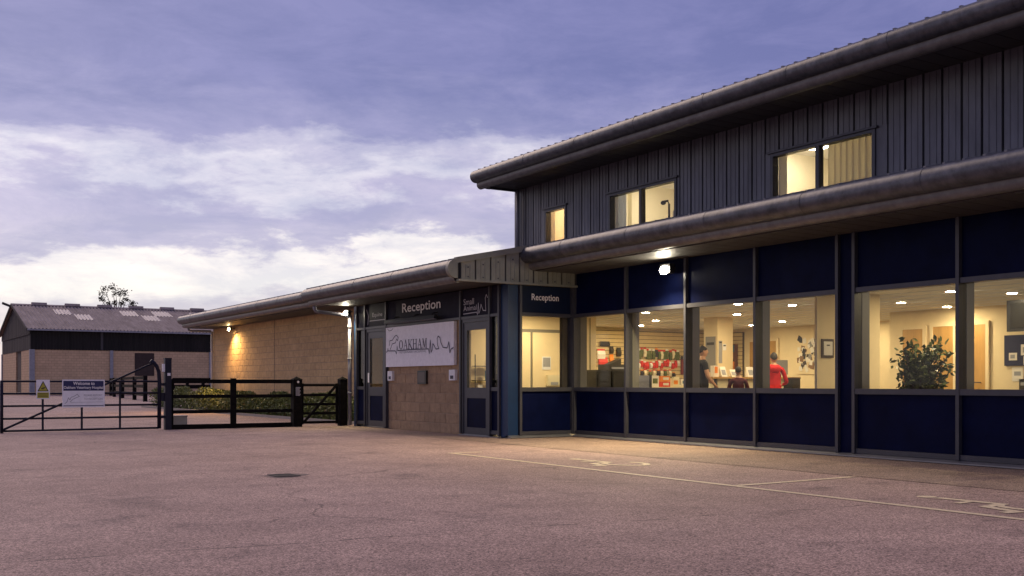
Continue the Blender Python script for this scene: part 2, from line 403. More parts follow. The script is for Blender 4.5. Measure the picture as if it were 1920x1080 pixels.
line(7.36, 13.45, 7.30, -1.0, .09, 'long faded yellow bay line parallel to the facade')
line(7.405, 13.40, 7.85, 13.38, .09, 'short worn bay line at the far end of the long line')
line(7.39, 7.66, 9.12, 7.72, .09, 'bay divider line between the two wheelchair markings')
def wheelchair(x, y, sc, label):
    g = G()
    zz = [.004]
    def rb(pts, w):
        for a, b in zip(pts[:-1], pts[1:]):
            zz[0] += .00004; z = zz[0]
            a, b = Vector((*a, 0)), Vector((*b, 0)); d = (b - a).normalized(); n = Vector((-d.y, d.x, 0)) * w / 2
            a -= d * w * .3; b += d * w * .3
            g.add([(x + sc * p.x, y + sc * p.y, z) for p in (a - n, b - n, b + n, a + n)], [(0, 1, 2, 3)])
    rb([(0.24 * math.cos(t) + .02, 0.30 * math.sin(t) - .12) for t in [R(100 + 290 * i / 18) for i in range(19)]], .085)
    rb([(-.05, .72), (-.02, .16), (-.30, .12), (-.40, -.22), (-.52, -.20)], .095)
    rb([(-.03, .42), (-.26, .40)], .07)
    g.add([(x + sc * (-.05 + .085 * math.cos(t)), y + sc * (.86 + .085 * math.sin(t)), .004) for t in [R(30 * i) for i in range(12)]], [tuple(range(12))])
    tag(g.build('wheelchair_marking', PAINT), label, kind='structure')
wheelchair(8.20, 10.60, 1.0, 'faded wheelchair symbol in the bay farther along the facade')
wheelchair(8.12, 5.16, 1.0, 'wheelchair symbol in the nearer bay, cut by the frame')
# gully grate sunk in the yard
t = thing('drain_grate', (4.03, 11.1, 0), 'small dark rusty drain grate sunk in the open tarmac', 'drain')
IRON = mat('rusty_iron', (0.035, 0.030, 0.028), 0.8, var=0.4, vscale=20)
dx0, dy0 = 4.03, 11.1
g = G()
for a in (-1, 1): g.box(dx0 + a * .115 - .015, dx0 + a * .115 + .015, dy0 - .16, dy0 + .16, .002, .010)
for a in (-1, 1): g.box(dx0 - .0995, dx0 + .0995, dy0 + a * .145 - .015, dy0 + a * .145 + .015, .002, .010)
g.build('frame', IRON, t)
for i in range(5): G().box(dx0 - .085 + i * .038, dx0 - .063 + i * .038, dy0 - .128, dy0 + .128, .0035, .008).build('bar', IRON, t)
G().box(dx0 - .099, dx0 + .099, dy0 - .129, dy0 + .129, .001, .003).build('pit_shade', BLACK, t)  # flat black sheet; the darkness between the bars is put into its colour
g = G(); ring_ = []
for i in range(28):
    an = 2 * math.pi * i / 28; ring_.append((dx0 + (.21 + .05 * math.sin(3 * an + 1) + random.uniform(-.02, .02)) * math.cos(an) * 1.2, dy0 + (.24 + .07 * math.sin(2 * an) + random.uniform(-.03, .03)) * math.sin(an), .0015))
g.add(ring_, [tuple(range(28))]); g.build('sunken_surround', mat('broken_tarmac', (.17, .125, .11), .9, var=.4, vscale=25, bump=.5, bscale=40), t)

# ------------------------------------------------------------------ the building
AM, AE = 11.593, 10.15         # main facade plane, porch front plane
SR = 16.364                    # porch return plane
Z_T, Z_S = 2.261, 0.892        # transom and sill centre heights
B = thing('veterinary_building', (11.6, 16.0, 0), 'long low building with grey clad upper storey, navy panels, lit windows and block wing', 'building')

# --- interior shell
G().box(11.72, 21.0, 2.0, 22.6, -.02, .02).build('interior_floor', FLOORM, B)
G().box(10.25, 11.72, 16.45, 23.1, -.02, .021).build('lobby_floor', FLOORM, B)
ci = G().box(11.70, 20.95, 2.0, 22.55, 2.48, 2.55).box(10.22, 11.70, 16.42, 23.1, 2.48, 2.55).build('ceiling', CEIL, B)
for x in [12.9 + .6 * i for i in range(13)]:
    G().box(x - .012, x + .012, 2.05, 22.5, 2.472, 2.4795).build('tile_rail', WHITEP, ci)
G().box(20.8, 21.0, 14.5, 22.6, .02, 2.48).build('back_wall', WALLW, B)
G().box(18.5, 18.7, 2.2, 14.5, .02, 2.48).build('waiting_room_wall', WALLW, B)
G().box(18.5, 20.8, 14.5, 14.7, .02, 2.48).build('wall_return', WALLW, B)
G().box(11.70, 21.0, 2.0, 2.2, .02, 2.48).build('end_wall', WALLW, B)
G().box(11.70, 21.0, 22.5, 22.7, .02, 2.48).build('shop_wall', WALLW, B)
G().box(21.0, 21.2, 2.0, 22.7, 0, 6.2).build('rear_wall', BLOCKY, B)
pt = G().box(10.25, 14.30, 19.3, 19.5, .02, 2.48).build('partition', WALLW, B)
# lobby inner doorway on the partition
G().box(12.18, 13.42, 19.262, 19.298, .02, 2.17).build('recess_shade', mat('shadow_grey', (.20, .18, .15), .8), pt)  # flat slab over the wall; the recess's shade is put into its grey
for x0, x1 in ((12.24, 12.50), (12.56, 13.30)):
    G().box(x0, x1, 19.235, 19.262, .04, 2.10).build('door_leaf', WALLW, pt)
G().box(11.52, 12.02, 19.27, 19.298, .92, 1.20).build('kick_plate', mat('grey_plate', (.22, .21, .22), .5), pt)
pl = G().box(13.1, 14.6, 11.8, 11.85, .02, 2.48).build('pillar', WALLW, B)
pl2 = G().box(16.47, 16.93, 17.7, 18.15, .02, 2.48).build('pillar', WALLW, B)
# slat walls with display grooves
SLAT = mat('beech_slat', (0.62, 0.47, 0.24), 0.6, var=0.08, vscale=5)
sw = G().box(14.9, 20.79, 22.44, 22.50, .3, 2.40).build('slat_wall', mat('slat_groove', (.10, .07, .04), .8), B)
sm = G().box(-2.94, 2.94, -.012, .012, -.045, .045).mesh('slat', SLAT)
for i in range(20): place('slat', sm, sw, (17.845, 22.426, .36 + i * .104))
sw2 = G().box(20.74, 20.80, 21.3, 22.38, .3, 2.40).build('slat_wall', MATS['slat_groove'], B)
sm2 = G().box(-.012, .012, -.53, .53, -.045, .045).mesh('slat', SLAT)
for i in range(20): place('slat', sm2, sw2, (20.726, 21.84, .36 + i * .104))
# inner doors
def inner_door(x, y0, y1, z1, name='interior_door', handle_y=None):
    d = G().box(x - .05, x - .012, y0, y1, .03, z1).build(name, WOOD, B)
    G().box(x - .06, x - .010, y0 - .07, y0, .03, z1 + .07).box(x - .06, x - .010, y1, y1 + .07, .03, z1 + .07).box(x - .06, x - .010, y0, y1, z1, z1 + .07).build('door_frame', WALLW, d)
    hy = handle_y or y0 + .1
    G().tube([(x - .05, hy, 1.02), (x - .10, hy, 1.02), (x - .10, hy + .1, 1.02)], .011, 6).build('handle', FRAME, d)
    return d
inner_door(20.8, 20.08, 21.05, 2.12)
inner_door(18.5, 12.46, 13.02, 2.13); inner_door(18.5, 13.16, 13.62, 2.13); inner_door(18.5, 13.86, 14.34, 2.10)
# recessed downlights: ring + glowing lens
ring = G(); ring.tube([(0, 0, 0), (0, 0, .012)], .095, 20)
ring_me = ring.mesh('trim_ring', WHITEP)
lens = G(); lens.add([(.072 * math.cos(R(i * 22.5)), .072 * math.sin(R(i * 22.5)), 0) for i in range(16)], [tuple(reversed(range(16)))])
lens_me = lens.mesh('lens', PANEL_E)
LIGHTS = [(14.1, 17.3), (16.1, 19.4), (17.1, 21.2), (14.0, 14.5), (16.1, 16.7), (18.5, 20.7), (15.1, 14.2), (18.8, 18.0), (16.3, 12.7),
          (15.0, 10.75), (16.1, 10.4), (14.3, 8.3), (16.6, 7.4), (13.9, 20.9), (12.0, 17.6), (12.3, 18.5), (17.2, 15.2), (19.4, 19.6), (19.9, 16.8), (15.6, 21.6), (17.9, 12.9), (12.9, 9.2), (12.9, 6.4)]  # last two are unseen, added to brighten the fig and the window side
for x, y in LIGHTS:
    c = place('downlight', ring_me, B, (x, y, 2.466)); l = bpy.data.objects.new('lens', lens_me); COL.objects.link(l)
    l.parent = c; l.location = (0, 0, -.003)

# --- glazed facade
def seg(axis, fixed, u0, u1, z0, z1, d0, d1):
    """a box on a facade: axis 'y' = facade along Y at x=fixed (front towards -X); axis 'x' = return along X at y=fixed (front towards -Y)"""
    g = G()
    if axis == 'y': g.box(fixed + d0, fixed + d1, min(u0, u1), max(u0, u1), z0, z1)
    else: g.box(min(u0, u1), max(u0, u1), fixed + d0, fixed + d1, z0, z1)
    return g
def bay(axis, fixed, u0, u1, ztop, tint=None):
    """one facade bay between mullion centres u0<u1: spandrel, glazed window with frame, lower panel"""
    h = .028
    seg(axis, fixed, u0 + h, u1 - h, Z_T + .034, ztop, .012, .05).build('spandrel_panel', NAVY, B)
    w = bpy.data.objects.new('window', None); link(w, B); w.location = (0, 0, 0); WLOC[w.name] = Vector((0, 0, 0))
    seg(axis, fixed, u0 + h, u1 - h, Z_S + .038, Z_T - .034, .020, .030).build('pane', tint or GLASS, w)
    f = seg(axis, fixed, u0 + h, u1 - h, Z_T - .033, Z_T + .033, -.035, .09)
    f2 = seg(axis, fixed, u0 + h, u1 - h, Z_S - .037, Z_S + .037, -.045, .10)
    f.build('head_frame', FRAME, w); f2.build('sill_frame', FRAME, w)
    seg(axis, fixed, u0 + h, u1 - h, .125, Z_S - .038, .012, .05).build('lower_panel', NAVY, B)
    seg(axis, fixed, u0 + h, u1 - h, .060, .124, -.03, .08).build('bottom_rail', FRAME, B)
def mullion(axis, fixed, u, ztop, depth=.15, w=.048):
    seg(axis, fixed, u - w / 2, u + w / 2, .058, ztop, -.05, .10).build('mullion', FRAME, B)
    if depth:  # inner post seen through the glass
        seg(axis, fixed, u - w / 2 - .004, u + w / 2 + .004, .06, 2.47, .101, .10 + depth).build('inner_post', mat('inner_post_grey', (.16, .15, .13), .6), B)
ZT = 3.04
ys = [16.303, 14.741, 13.179, 11.617, 10.055]
for y in ys: mullion('y', AM, y, ZT)
for a, b_ in zip(ys[1:], ys[:-1]): bay('y', AM, a, b_, ZT)
seg('y', AM, 9.80, 10.026, .06, ZT, .0, .26).build('column_cover', NAVY, B)
ys2 = [9.77, 8.18, 6.59, 5.0]
for y in ys2: mullion('y', AM, y, ZT)
for a, b_ in zip(ys2[1:], ys2[:-1]): bay('y', AM, a, b_, ZT)
seg('y', AM, 4.74, 4.97, .06, ZT, .0, .26).build('column_cover', NAVY, B)
ys3 = [4.71, 3.12, 2.02]
for y in ys3: mullion('y', AM, y, ZT)
for a, b_ in zip(ys3[1:], ys3[:-1]): bay('y', AM, a, b_, ZT)
SILLM = mat('silver_flashing', (.26, .26, .28), .3, .6, var=.1)
G().prism_y([(AM - .10, .012), (AM - .10, .030), (AM - .02, .0575), (AM + .08, .0575), (AM + .08, .012)], 2.0, SR - .11).build('base_flashing', SILLM, B)
# --- porch return (faces the camera side)
mullion('x', SR, 10.40, 2.80, 0); mullion('x', SR, 11.555, 2.80, 0)
bay('x', SR, 10.40, 11.555, 2.79)
G().prism_x([(SR - .10, .012), (SR - .10, .030), (SR - .02, .0575), (SR + .08, .0575), (SR + .08, .012)], AE, AM - .11).build('base_flashing', SILLM, B)
G().box(11.42, 11.54, SR + .11, SR + .2, .03, 2.47).build('inner_post', mat('brown_post', (.06, .05, .04), .6), B)
cp = G().prism_z([(AE, SR), (10.368, SR), (10.368, SR + .10), (AE + .11, 16.60), (AE, 16.60)], .02, 2.80).build('corner_column', BLUE, B)
fr_ret = G().box(10.43, 11.52, SR + .004, SR + .012, Z_T + .036, 2.788).build('fascia_panel', mat('navy_fascia', (.004, .010, .034), .45, var=.2, spec=.2), B)
text_mesh('Reception', Face((10.66, SR + .004, 2.49), (1, 0, 0), (0, -1, 0)), 0, .60, 0, .155, .002, 'lettering', LETTER, fr_ret, bold=.012)
# --- porch front
zP = 2.80
def pm(y, w=.05): seg('y', AE, y - w / 2, y + w / 2, .03, zP, -.04, .10).build('mullion', FRAME, B)
for y in (16.64, 16.975, 18.075, 21.44, 22.56, 23.03): pm(y)
tr = G()
for a, b_ in ((16.667, 16.947), (17.003, 18.047), (18.103, 21.412), (21.468, 22.532), (22.588, 23.002)): tr.box(AE - .03, AE + .09, a, b_, 2.235, 2.285)
tr.build('transom', FRAME, B)
fas = {}
for k, a, b_ in (('plain', 16.667, 16.947), ('small', 17.003, 18.047), ('rec', 18.103, 21.412), ('equ', 21.468, 22.532), ('plain2', 22.588, 23.002)):
    fas[k] = G().box(AE + .004, AE + .05, a, b_, 2.287, zP - .002).build('fascia_panel', FASCIA, B)
FF = lambda y, z: Face((AE, y, z), (0, -1, 0), (-1, 0, 0))
text_mesh('Reception', FF(20.66, 2.455), 0, 1.74, 0, .255, .004, 'lettering', LETTER, fas['rec'], bold=.014)
text_mesh('Small', FF(17.98, 2.51), 0, .40, 0, .115, .003, 'lettering', LETTERG, fas['small'])
text_mesh('Animal', FF(17.98, 2.395), 0, .50, 0, .10, .003, 'lettering', LETTERG, fas['small'])
g = G(); f_ = FF(18.0, 2.30)
ribbon(g, f_, [(0, .04), (.52, .05), (.55, 0), (.58, .22), (.60, .02), (.64, .07), (.68, .19), (.76, .07), (.86, .06), (.84, .30), (.88, .36), (.92, .30)], .016, .003)
g.build('pulse_line_graphic', LETTERG, fas['small'])
text_mesh('Equine', FF(22.18, 2.475), 0, .52, 0, .12, .003, 'lettering', LETTERG, fas['equ'])
g = G(); f_ = FF(22.5, 2.30)
ribbon(g, f_, [(.0, .38), (.09, .24), (.06, .04)], .03, .003); ribbon(g, f_, [(.16, .12), (.95, .12)], .018, .003)
g.build('pulse_line_graphic', LETTERG, fas['equ'])
def glazed_door(y0, y1, hinge_hi, pull):
    d = bpy.data.objects.new('door', None); link(d, B); WLOC[d.name] = Vector((0, 0, 0))
    x0, x1 = AE + .0, AE + .055
    G().box(x0 - .015, x1 + .02, y0 - .045, y0 - .002, .02, 2.232).box(x0 - .015, x1 + .02, y1 + .002, y1 + .045, .02, 2.232).box(x0 - .015, x1 + .02, y0 - .002, y1 + .002, 2.17, 2.232).build('door_frame', FRAME, d)
    s = .12
    G().box(x0, x1, y0, y0 + s, .03, 2.165).box(x0, x1, y1 - s, y1, .03, 2.165).box(x0, x1, y0 + s, y1 - s, 2.02, 2.165).box(x0, x1, y0 + s, y1 - s, .72, .92).box(x0, x1, y0 + s, y1 - s, .03, .16).build('leaf_frame', FRAME, d)
    G().box(x0 + .02, x0 + .03, y0 + s, y1 - s, .92, 2.02).build('pane', GLASS, d)
    G().box(x0 + .012, x0 + .045, y0 + s, y1 - s, .16, .72).build('kick_panel', NAVY, d)
    G().box(x0 - .02, x0 - .001, y0 + s * .2, y1, .012, .03).build('threshold', SILLM, d)
    if pull is not None:
        G().box(x0 - .012, x0 - .001, pull - .035, pull + .035, 1.02, 1.24).build('push_plate', WHITEP, d)
    return d
glazed_door(17.03, 17.98, True, None)
glazed_door(21.53, 22.45, False, 22.39)
for a, b_, gm in ((16.667, 16.947, GLASS_D), (22.588, 23.002, GLASS_D)):
    sd = bpy.data.objects.new('sidelight', None); link(sd, B); WLOC[sd.name] = Vector((0, 0, 0))
    G().box(AE + .02, AE + .03, a, b_, .93, 2.234).build('pane', gm, sd)
    G().box(AE + .01, AE + .05, a, b_, .13, .86).build('lower_panel', NAVY, sd)
    G().box(AE - .02, AE + .08, a, b_, .86, .929).box(AE - .02, AE + .08, a, b_, .06, .129).build('rail', FRAME, sd)
G().box(AE + .06, AE + .16, 23.058, 23.2, .0, zP).box(AE - .01, AE + .055, 23.058, 23.2, .0, zP).build('corner_column', BLUE, B)
G().box(AE - .06, AE + .06, 16.60, 18.10, .0, .019).build('threshold', SILLM, B)

# --- block walls: every block its own piece where it shows largest
def block_wall(name, axis, fixed, u0, u1, z0, z1, depth, m, budget, order_lo=True, holes=()):
    """running-bond blocks 390 x 190 mm with 10 mm joints; the first `budget` columns nearest the camera are separate pieces"""
    g = G()
    if axis == 'y': g.box(fixed + .008, fixed + depth, u0, u1, z0, z1)
    else: g.box(u0, u1, fixed + .008, fixed + depth, z0, z1)
    wall = g.build(name, MORTAR, B)
    cells = []
    rows = int((z1 - z0) / .2 + .999)
    for r in range(rows):
        za, zb = z0 + r * .2 + .005, min(z0 + r * .2 + .195, z1 - .002)
        if zb - za < .03: continue
        c = u0 - (.225 if r % 2 else 0)
        while c < u1 - .02:
            a, b_ = max(c + .005, u0 + .002), min(c + .445, u1 - .002); c += .45
            if b_ - a > .03: cells.append((a, b_, za, zb))
    cells.sort(key=lambda q: (q[0] if order_lo else -q[0]))
    unit = G().cbox(0, .1, -.5, .5, -.5, .5, .0).mesh('block', m)
    base = G(); base.cbox(0, .05, -.22, .22, -.095, .095, .006); bm_ = base.mesh('block', m)
    rest = G()
    for i, (a, b_, za, zb) in enumerate(cells):
        j = random.uniform(-.0015, .0015)
        if i < budget:
            o = bpy.data.objects.new('block', bm_); link(o, wall)
            o.scale = (1, (b_ - a) / .44, (zb - za) / .19)
            if axis == 'y': o.location = (fixed + j, (a + b_) / 2, (za + zb) / 2)
            else:
                o.location = ((a + b_) / 2, fixed + j, (za + zb) / 2); o.rotation_euler = (0, 0, R(90))
        else:
            if axis == 'y': rest.cbox(fixed + j, fixed + .05, a, b_, za, zb, .006)
            else: rest.box(a, b_, fixed + j, fixed + .05, za, zb)
    if rest.v: tag(rest.build('blocks', m, wall), kind='stuff')
    return wall
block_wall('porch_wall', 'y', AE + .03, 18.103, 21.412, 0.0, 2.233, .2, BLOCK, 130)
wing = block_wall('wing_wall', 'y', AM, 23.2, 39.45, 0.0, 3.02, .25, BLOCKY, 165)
block_wall('porch_side_wall', 'x', 23.2, AE + .165, AM - .02, 0.0, 2.8, -.05, BLOCKY, 0)
G().box(AM - .004, AM + .003, 32.76, 32.785, .0, 3.02).build('movement_joint', mat('joint_seal', (.10, .08, .06), .8), wing)
G().box(AM + .25, 17.0, 39.25, 39.45, 0, 3.3).box(16.8, 17.0, 22.8, 39.25, 0, 4.4).build('wing_rear_wall', BLOCKY, B)

# --- roofs
def eave_profile(xf, ztop, r, slope, xback):
    cx, cz = xf + r, ztop - r - .01
    th = math.degrees(math.atan(slope))
    top = arc(cx, cz, r, 90 + th, 268, 14)
    zb = top[0][1] + slope * (xback - top[0][0])
    return [(xback, zb)] + top + [(cx + .04, cz - r), (cx + .04, ztop - .14), (xback, zb - .16)], (cx, cz)
def eave(name, xf, ztop, r, slope, xback, y0, y1, soffit_x, soffit_z, gut_r):
    prof, (cx, cz) = eave_profile(xf, ztop, r, slope, xback)
    roof = G().prism_y(prof, y0, y1).build(name, ROOFM, B, autosmooth=25)
    # half-round gutter tucked under the roll
    gx, gz = cx + .12, cz - r - .035
    outer = [(gx - gut_r, gz + .05)] + arc(gx, gz, gut_r, 180, 300, 10); inner = arc(gx, gz, gut_r - .012, 300, 180, 10) + [(gx - gut_r + .012, gz + .05)]
    G().prism_y(outer + inner, y0 + .03, y1 - .03).build('gutter', mat('gutter_grey', (.13, .125, .125), .42, .2, var=.3, vscale=6), roof, autosmooth=25)
    # soffit boards
    n = max(1, int((y1 - y0) / .3)); st = (y1 - y0) / n
    me = G().box(gx + gut_r - .02, soffit_x, -st / 2 + .006, st / 2 - .006, 0, .03).mesh('soffit_board', SOFFIT)
    for i in range(n): place('soffit_board', me, roof, (0, y0 + st * (i + .5), soffit_z))
    G().box(gx + gut_r - .02, soffit_x + .3, y0, y1, soffit_z + .034, soffit_z + .05).build('soffit_backing', CLADB, roof)
    # lap joints in the roll every 3 m
    k = y0 + 2.2
    while k < y1 - .5:
        ja = arc(cx, cz, r + .004, 98, 262, 12); jb = arc(cx, cz, r - .004, 262, 98, 12)
        G().prism_y(ja + jb, k, k + .035).build('lap_strip', ROOFM, roof, autosmooth=25); k += 1.8
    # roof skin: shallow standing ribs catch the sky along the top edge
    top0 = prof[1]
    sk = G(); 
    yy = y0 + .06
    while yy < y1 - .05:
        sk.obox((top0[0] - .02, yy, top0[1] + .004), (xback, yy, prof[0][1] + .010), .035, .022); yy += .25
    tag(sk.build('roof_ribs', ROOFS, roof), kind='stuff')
    return roof
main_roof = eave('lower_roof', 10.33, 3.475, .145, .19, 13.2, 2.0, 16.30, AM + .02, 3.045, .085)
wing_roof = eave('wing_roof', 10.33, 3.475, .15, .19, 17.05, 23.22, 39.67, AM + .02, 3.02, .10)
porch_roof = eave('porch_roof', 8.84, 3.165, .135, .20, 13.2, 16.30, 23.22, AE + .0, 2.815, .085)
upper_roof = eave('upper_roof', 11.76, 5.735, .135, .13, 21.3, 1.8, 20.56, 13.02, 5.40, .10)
# eave end boxes of the upper roof
G().box(12.02, 13.0, 20.53, 20.58, 5.36, 5.53).build('verge_board', ROOFM, upper_roof)
G().prism_y([(12.9, 5.50), (21.3, 6.60), (21.3, 6.80), (12.9, 5.72)], 20.565, 20.60).build('verge_board', ROOFM, upper_roof)
# closed deck under the porch roof and above ceilings
G().box(10.25, 13.0, 16.45, 23.1, 2.86, 2.90).build('deck', CLADB, porch_roof)
G().box(11.65, 21.0, 2.0, 22.7, 2.60, 2.66).build('deck', CLADB, main_roof)
# --- verge of the porch roof with upright cladding panels
vy = 16.235
def ztop_v(x): return 3.165 + .205 * (x - 8.95)
edges = [9.10, 9.40, 9.71, 10.02, 10.32, 10.62, 10.93, 11.24, 11.55]
vg = G().prism_y([(9.06, 2.83), (11.58, 2.83), (11.58, ztop_v(11.58) - .09), (9.06, ztop_v(9.06) - .09)], vy + .035, vy + .06).build('porch_verge', CLADB, B)
for a, b_ in zip(edges[:-1], edges[1:]):
    p = G().prism_y([(a + .016, 2.825), (b_ - .016, 2.825), (b_ - .016, ztop_v(b_) - .08), (a + .016, ztop_v(a) - .08)], vy, vy + .033)
    c = (a + b_) / 2
    p.box(c - .05, c - .035, vy - .010, vy - .0005, 2.84, ztop_v(a) - .11).box(c + .035, c + .05, vy - .010, vy - .0005, 2.84, ztop_v(a) - .11)
    po = p.build('cladding_panel', VERGE, vg)
    sc = G()
    for zz in (2.87, ztop_v(a) - .16): sc.tube([(c, vy - .012, zz), (c, vy - .001, zz)], .013, 8)
    sc.build('screw', FRAME, po)
G().box(9.05, 11.58, vy - .03, vy + .06, 2.785, 2.823).build('bottom_trim', VERGE, vg)
G().prism_y([(9.0, ztop_v(9.0) - .085), (11.58, ztop_v(11.58) - .085), (11.58, ztop_v(11.58) + .02), (9.0, ztop_v(9.0) + .02)], vy - .035, vy + .06).build('top_trim', VERGE, vg)
G().prism_y(arc(8.995, 2.995, .165, 80, 280, 14), vy - .034, vy + .06).build('bullnose_cap', VERGE, vg, autosmooth=30)
G().prism_y(arc(10.515, 3.28, .19, 80, 280, 14), 16.302, 16.33).build('bullnose_cap', ROOFM, main_roof, autosmooth=30)

# --- upper storey
AU = 13.0
uw = G()
WINS = [(18.60, 19.42, (18.62, 19.36)), (15.05, 17.12, None), (10.58, 12.70, None)]
zb, zt, zh = 3.9, 5.42, 4.79
cuts = sorted([(a, b_) for a, b_, _ in WINS])
y = 2.0
for a, b_ in cuts + [(20.5, 20.5)]:
    uw.box(AU + .045, AU + .09, y, a, zb, zt)
    if b_ > a:
        uw.box(AU + .045, AU + .09, a, b_, zh + .02, zt).box(AU + .045, AU + .09, a, b_, zb, 4.0)
    y = b_
upper = uw.build('upper_wall', CLADB, B)
SP = .307
def clad_mesh(h):
    p = G().box(0, .04, -SP / 2 + .020, SP / 2 - .020, -h / 2, h / 2)
    for k in (-.055, .055): p.box(-.008, -.0005, k - .008, k + .008, -h / 2, h / 2)
    return p.mesh('cladding_panel', CLAD)
full = clad_mesh(zt - zb); short = clad_mesh(zt - zh - .03); low = clad_mesh(.1)
y = 20.5 - SP / 2
while y > 2.1:
    lo, hi = y - SP / 2, y + SP / 2
    inside = None
    for a, b_, _ in WINS:
        if hi > a + .02 and lo < b_ - .02: inside = (a, b_)
    if not inside: place('cladding_panel', full, upper, (AU, y, (zb + zt) / 2))
    else:
        place('cladding_panel', short, upper, (AU, y, (zh + .03 + zt) / 2))
        a, b_ = inside
        for c0, c1 in ((lo, a - .0), (b_ + .0, hi)):   # sliver beside the window
            if c1 - c0 > .03 and c1 - c0 < SP:
                G().box(AU, AU + .04, c0 + .01, c1 - .005, zb, zh + .03).build('cladding_panel', CLAD, upper)
    y -= SP
G().box(AU - .03, AU + .10, 20.505, 20.62, 3.7, 5.45).build('corner_trim', CLAD, upper)
G().box(AU + .1, 21.0, 20.50, 20.56, 3.3, 6.0).build('upper_end_wall', CLAD, B)
G().tube([(AU - .09, 20.40, 5.36), (AU - .09, 20.40, 3.95)], .04, 10).build('downpipe', PVC, B, smooth=True)
G().tube([(12.08, 20.44, 5.46), (12.08, 20.44, 5.39), (12.12, 20.44, 5.36), (12.2, 20.44, 5.36)], .034, 10).build('gutter_outlet', PVC, B, smooth=True)
# upper rooms and windows
SHEER = mat('sheer_curtain', (.62, .54, .36), .9); SHEER.node_tree.nodes['Principled BSDF'].inputs['Transmission Weight'].default_value = 0.0
def trans_mat(name, col, mixf):
    m = bpy.data.materials.new(name); m.use_nodes = True; nt = m.node_tree; nt.nodes.clear(); MATS[name] = m
    o = nt.nodes.new('ShaderNodeOutputMaterial'); mx = nt.nodes.new('ShaderNodeMixShader'); mx.inputs[0].default_value = mixf
    d = nt.nodes.new('ShaderNodeBsdfDiffuse'); d.inputs[0].default_value = (*col, 1); t_ = nt.nodes.new('ShaderNodeBsdfTranslucent'); t_.inputs[0].default_value = (*col, 1)
    nt.links.new(d.outputs[0], mx.inputs[1]); nt.links.new(t_.outputs[0], mx.inputs[2]); nt.links.new(mx.outputs[0], o.inputs[0]); return m
CURT = trans_mat('cream_curtain', (.74, .66, .44), .62)
CURTB = trans_mat('blue_grey_curtain', (.40, .42, .46), .45)
BLIND = trans_mat('peach_blind', (.82, .62, .42), .75)
def curtain(name, m, x, y0, y1, z0, z1, amp, waves, flare=0.0, parent=None):
    g = G(); n = waves * 8; vs = []
    for k, z in enumerate((z1, z0)):
        for i in range(n + 1):
            t_ = i / n; yy = y0 + (y1 - y0) * t_ + (flare * t_ if k else 0)
            vs.append((x + amp * math.sin(2 * math.pi * waves * t_ + .4 * math.sin(9 * t_)), yy, z))
    g.add(vs, [(i, i + 1, n + 2 + i, n + 1 + i) for i in range(n)])
    return g.build(name, m, parent, smooth=True)
wobj = []
for wi, (a, b_, _) in enumerate(WINS):
    w = bpy.data.objects.new('upper_window', None); link(w, B); WLOC[w.name] = Vector((0, 0, 0)); wobj.append(w)
    G().box(AU - .02, AU + .11, a, a + .06, 4.02, zh).box(AU - .02, AU + .11, b_ - .06, b_, 4.02, zh).box(AU - .02, AU + .11, a + .06, b_ - .06, zh - .05, zh).box(AU - .02, AU + .11, a + .06, b_ - .06, 4.02, 4.08).build('frame', FRAME, w)
    G().box(AU - .05, AU - .0005, a - .05, b_ + .05, zh + .002, zh + .035).build('head_flashing', FRAME, w)
    if b_ - a > 1.5:
        mid = a + (b_ - a) * (.515 if wi == 1 else .53)
        G().box(AU - .01, AU + .10, mid - .035, mid + .035, 4.08, zh - .05).build('mullion', FRAME, w)
        G().box(AU + .05, AU + .06, a + .06, mid - .035, 4.08, zh - .05).build('pane', GLASS, w)
        G().box(AU + .05, AU + .06, mid + .035, b_ - .06, 4.08, zh - .05).build('pane', GLASS, w)
    else:
        G().box(AU + .05, AU + .06, a + .06, b_ - .06, 4.08, zh - .05).build('pane', GLASS, w)
    # room behind
    ra, rb_ = a - (.9 if wi else .25), b_ + (.25, .95, 2.2)[wi]; xr = AU + (3.0 if wi else 2.0)
    rm = G()
    rm.box(xr, xr + .06, ra, rb_, 3.9, 5.3).box(AU + .115, xr, ra - .06, ra, 3.9, 5.3).box(AU + .115, xr, rb_, rb_ + .06, 3.9, 5.3)
    rm.box(AU + .115, xr + .06, ra - .06, rb_ + .06, 5.3, 5.36).box(AU + .115, xr + .06, ra - .06, rb_ + .06, 3.84, 3.9)
    rm.box(AU + .112, AU + .16, ra, a, 3.9, 5.3).box(AU + .112, AU + .16, b_, rb_, 3.9, 5.3).box(AU + .112, AU + .16, a, b_, zh + .03, 5.3)
    rm.build('upper_room', WALLT, B)
    rc = G().box(AU + .17, xr - .001, ra + .001, rb_ - .001, 5.285, 5.2995).build('room_ceiling', WHITEP, B)
    G().box(AU + .112, AU + .30, b_ - .075, b_ - .061, 4.0, zh).build('reveal', WALLT, w)
    lx, ly = ((AU + 1.0, a + .4), (AU + 1.35, 17.0), (AU + 1.75, 13.35))[wi]
    lamp = G().tube([(lx, ly, 5.235), (lx, ly, 5.284)], .24, 20)
    lamp.build('ceiling_light', PANEL_U, B)
curtain('curtain', CURT, AU + .20, 10.70, 11.66, 4.02, 4.77, .032, 8, parent=wobj[2])
curtain('curtain', CURTB, AU + .19, 16.80, 17.05, 4.02, 4.77, .018, 3, flare=.0, parent=wobj[1])
curtain('curtain', CURT, AU + .22, 16.66, 16.79, 4.02, 4.77, .012, 2, parent=wobj[1])
curtain('blind', BLIND, AU + .22, 18.62, 19.40, 4.0, 4.78, .004, 3, parent=wobj[0])

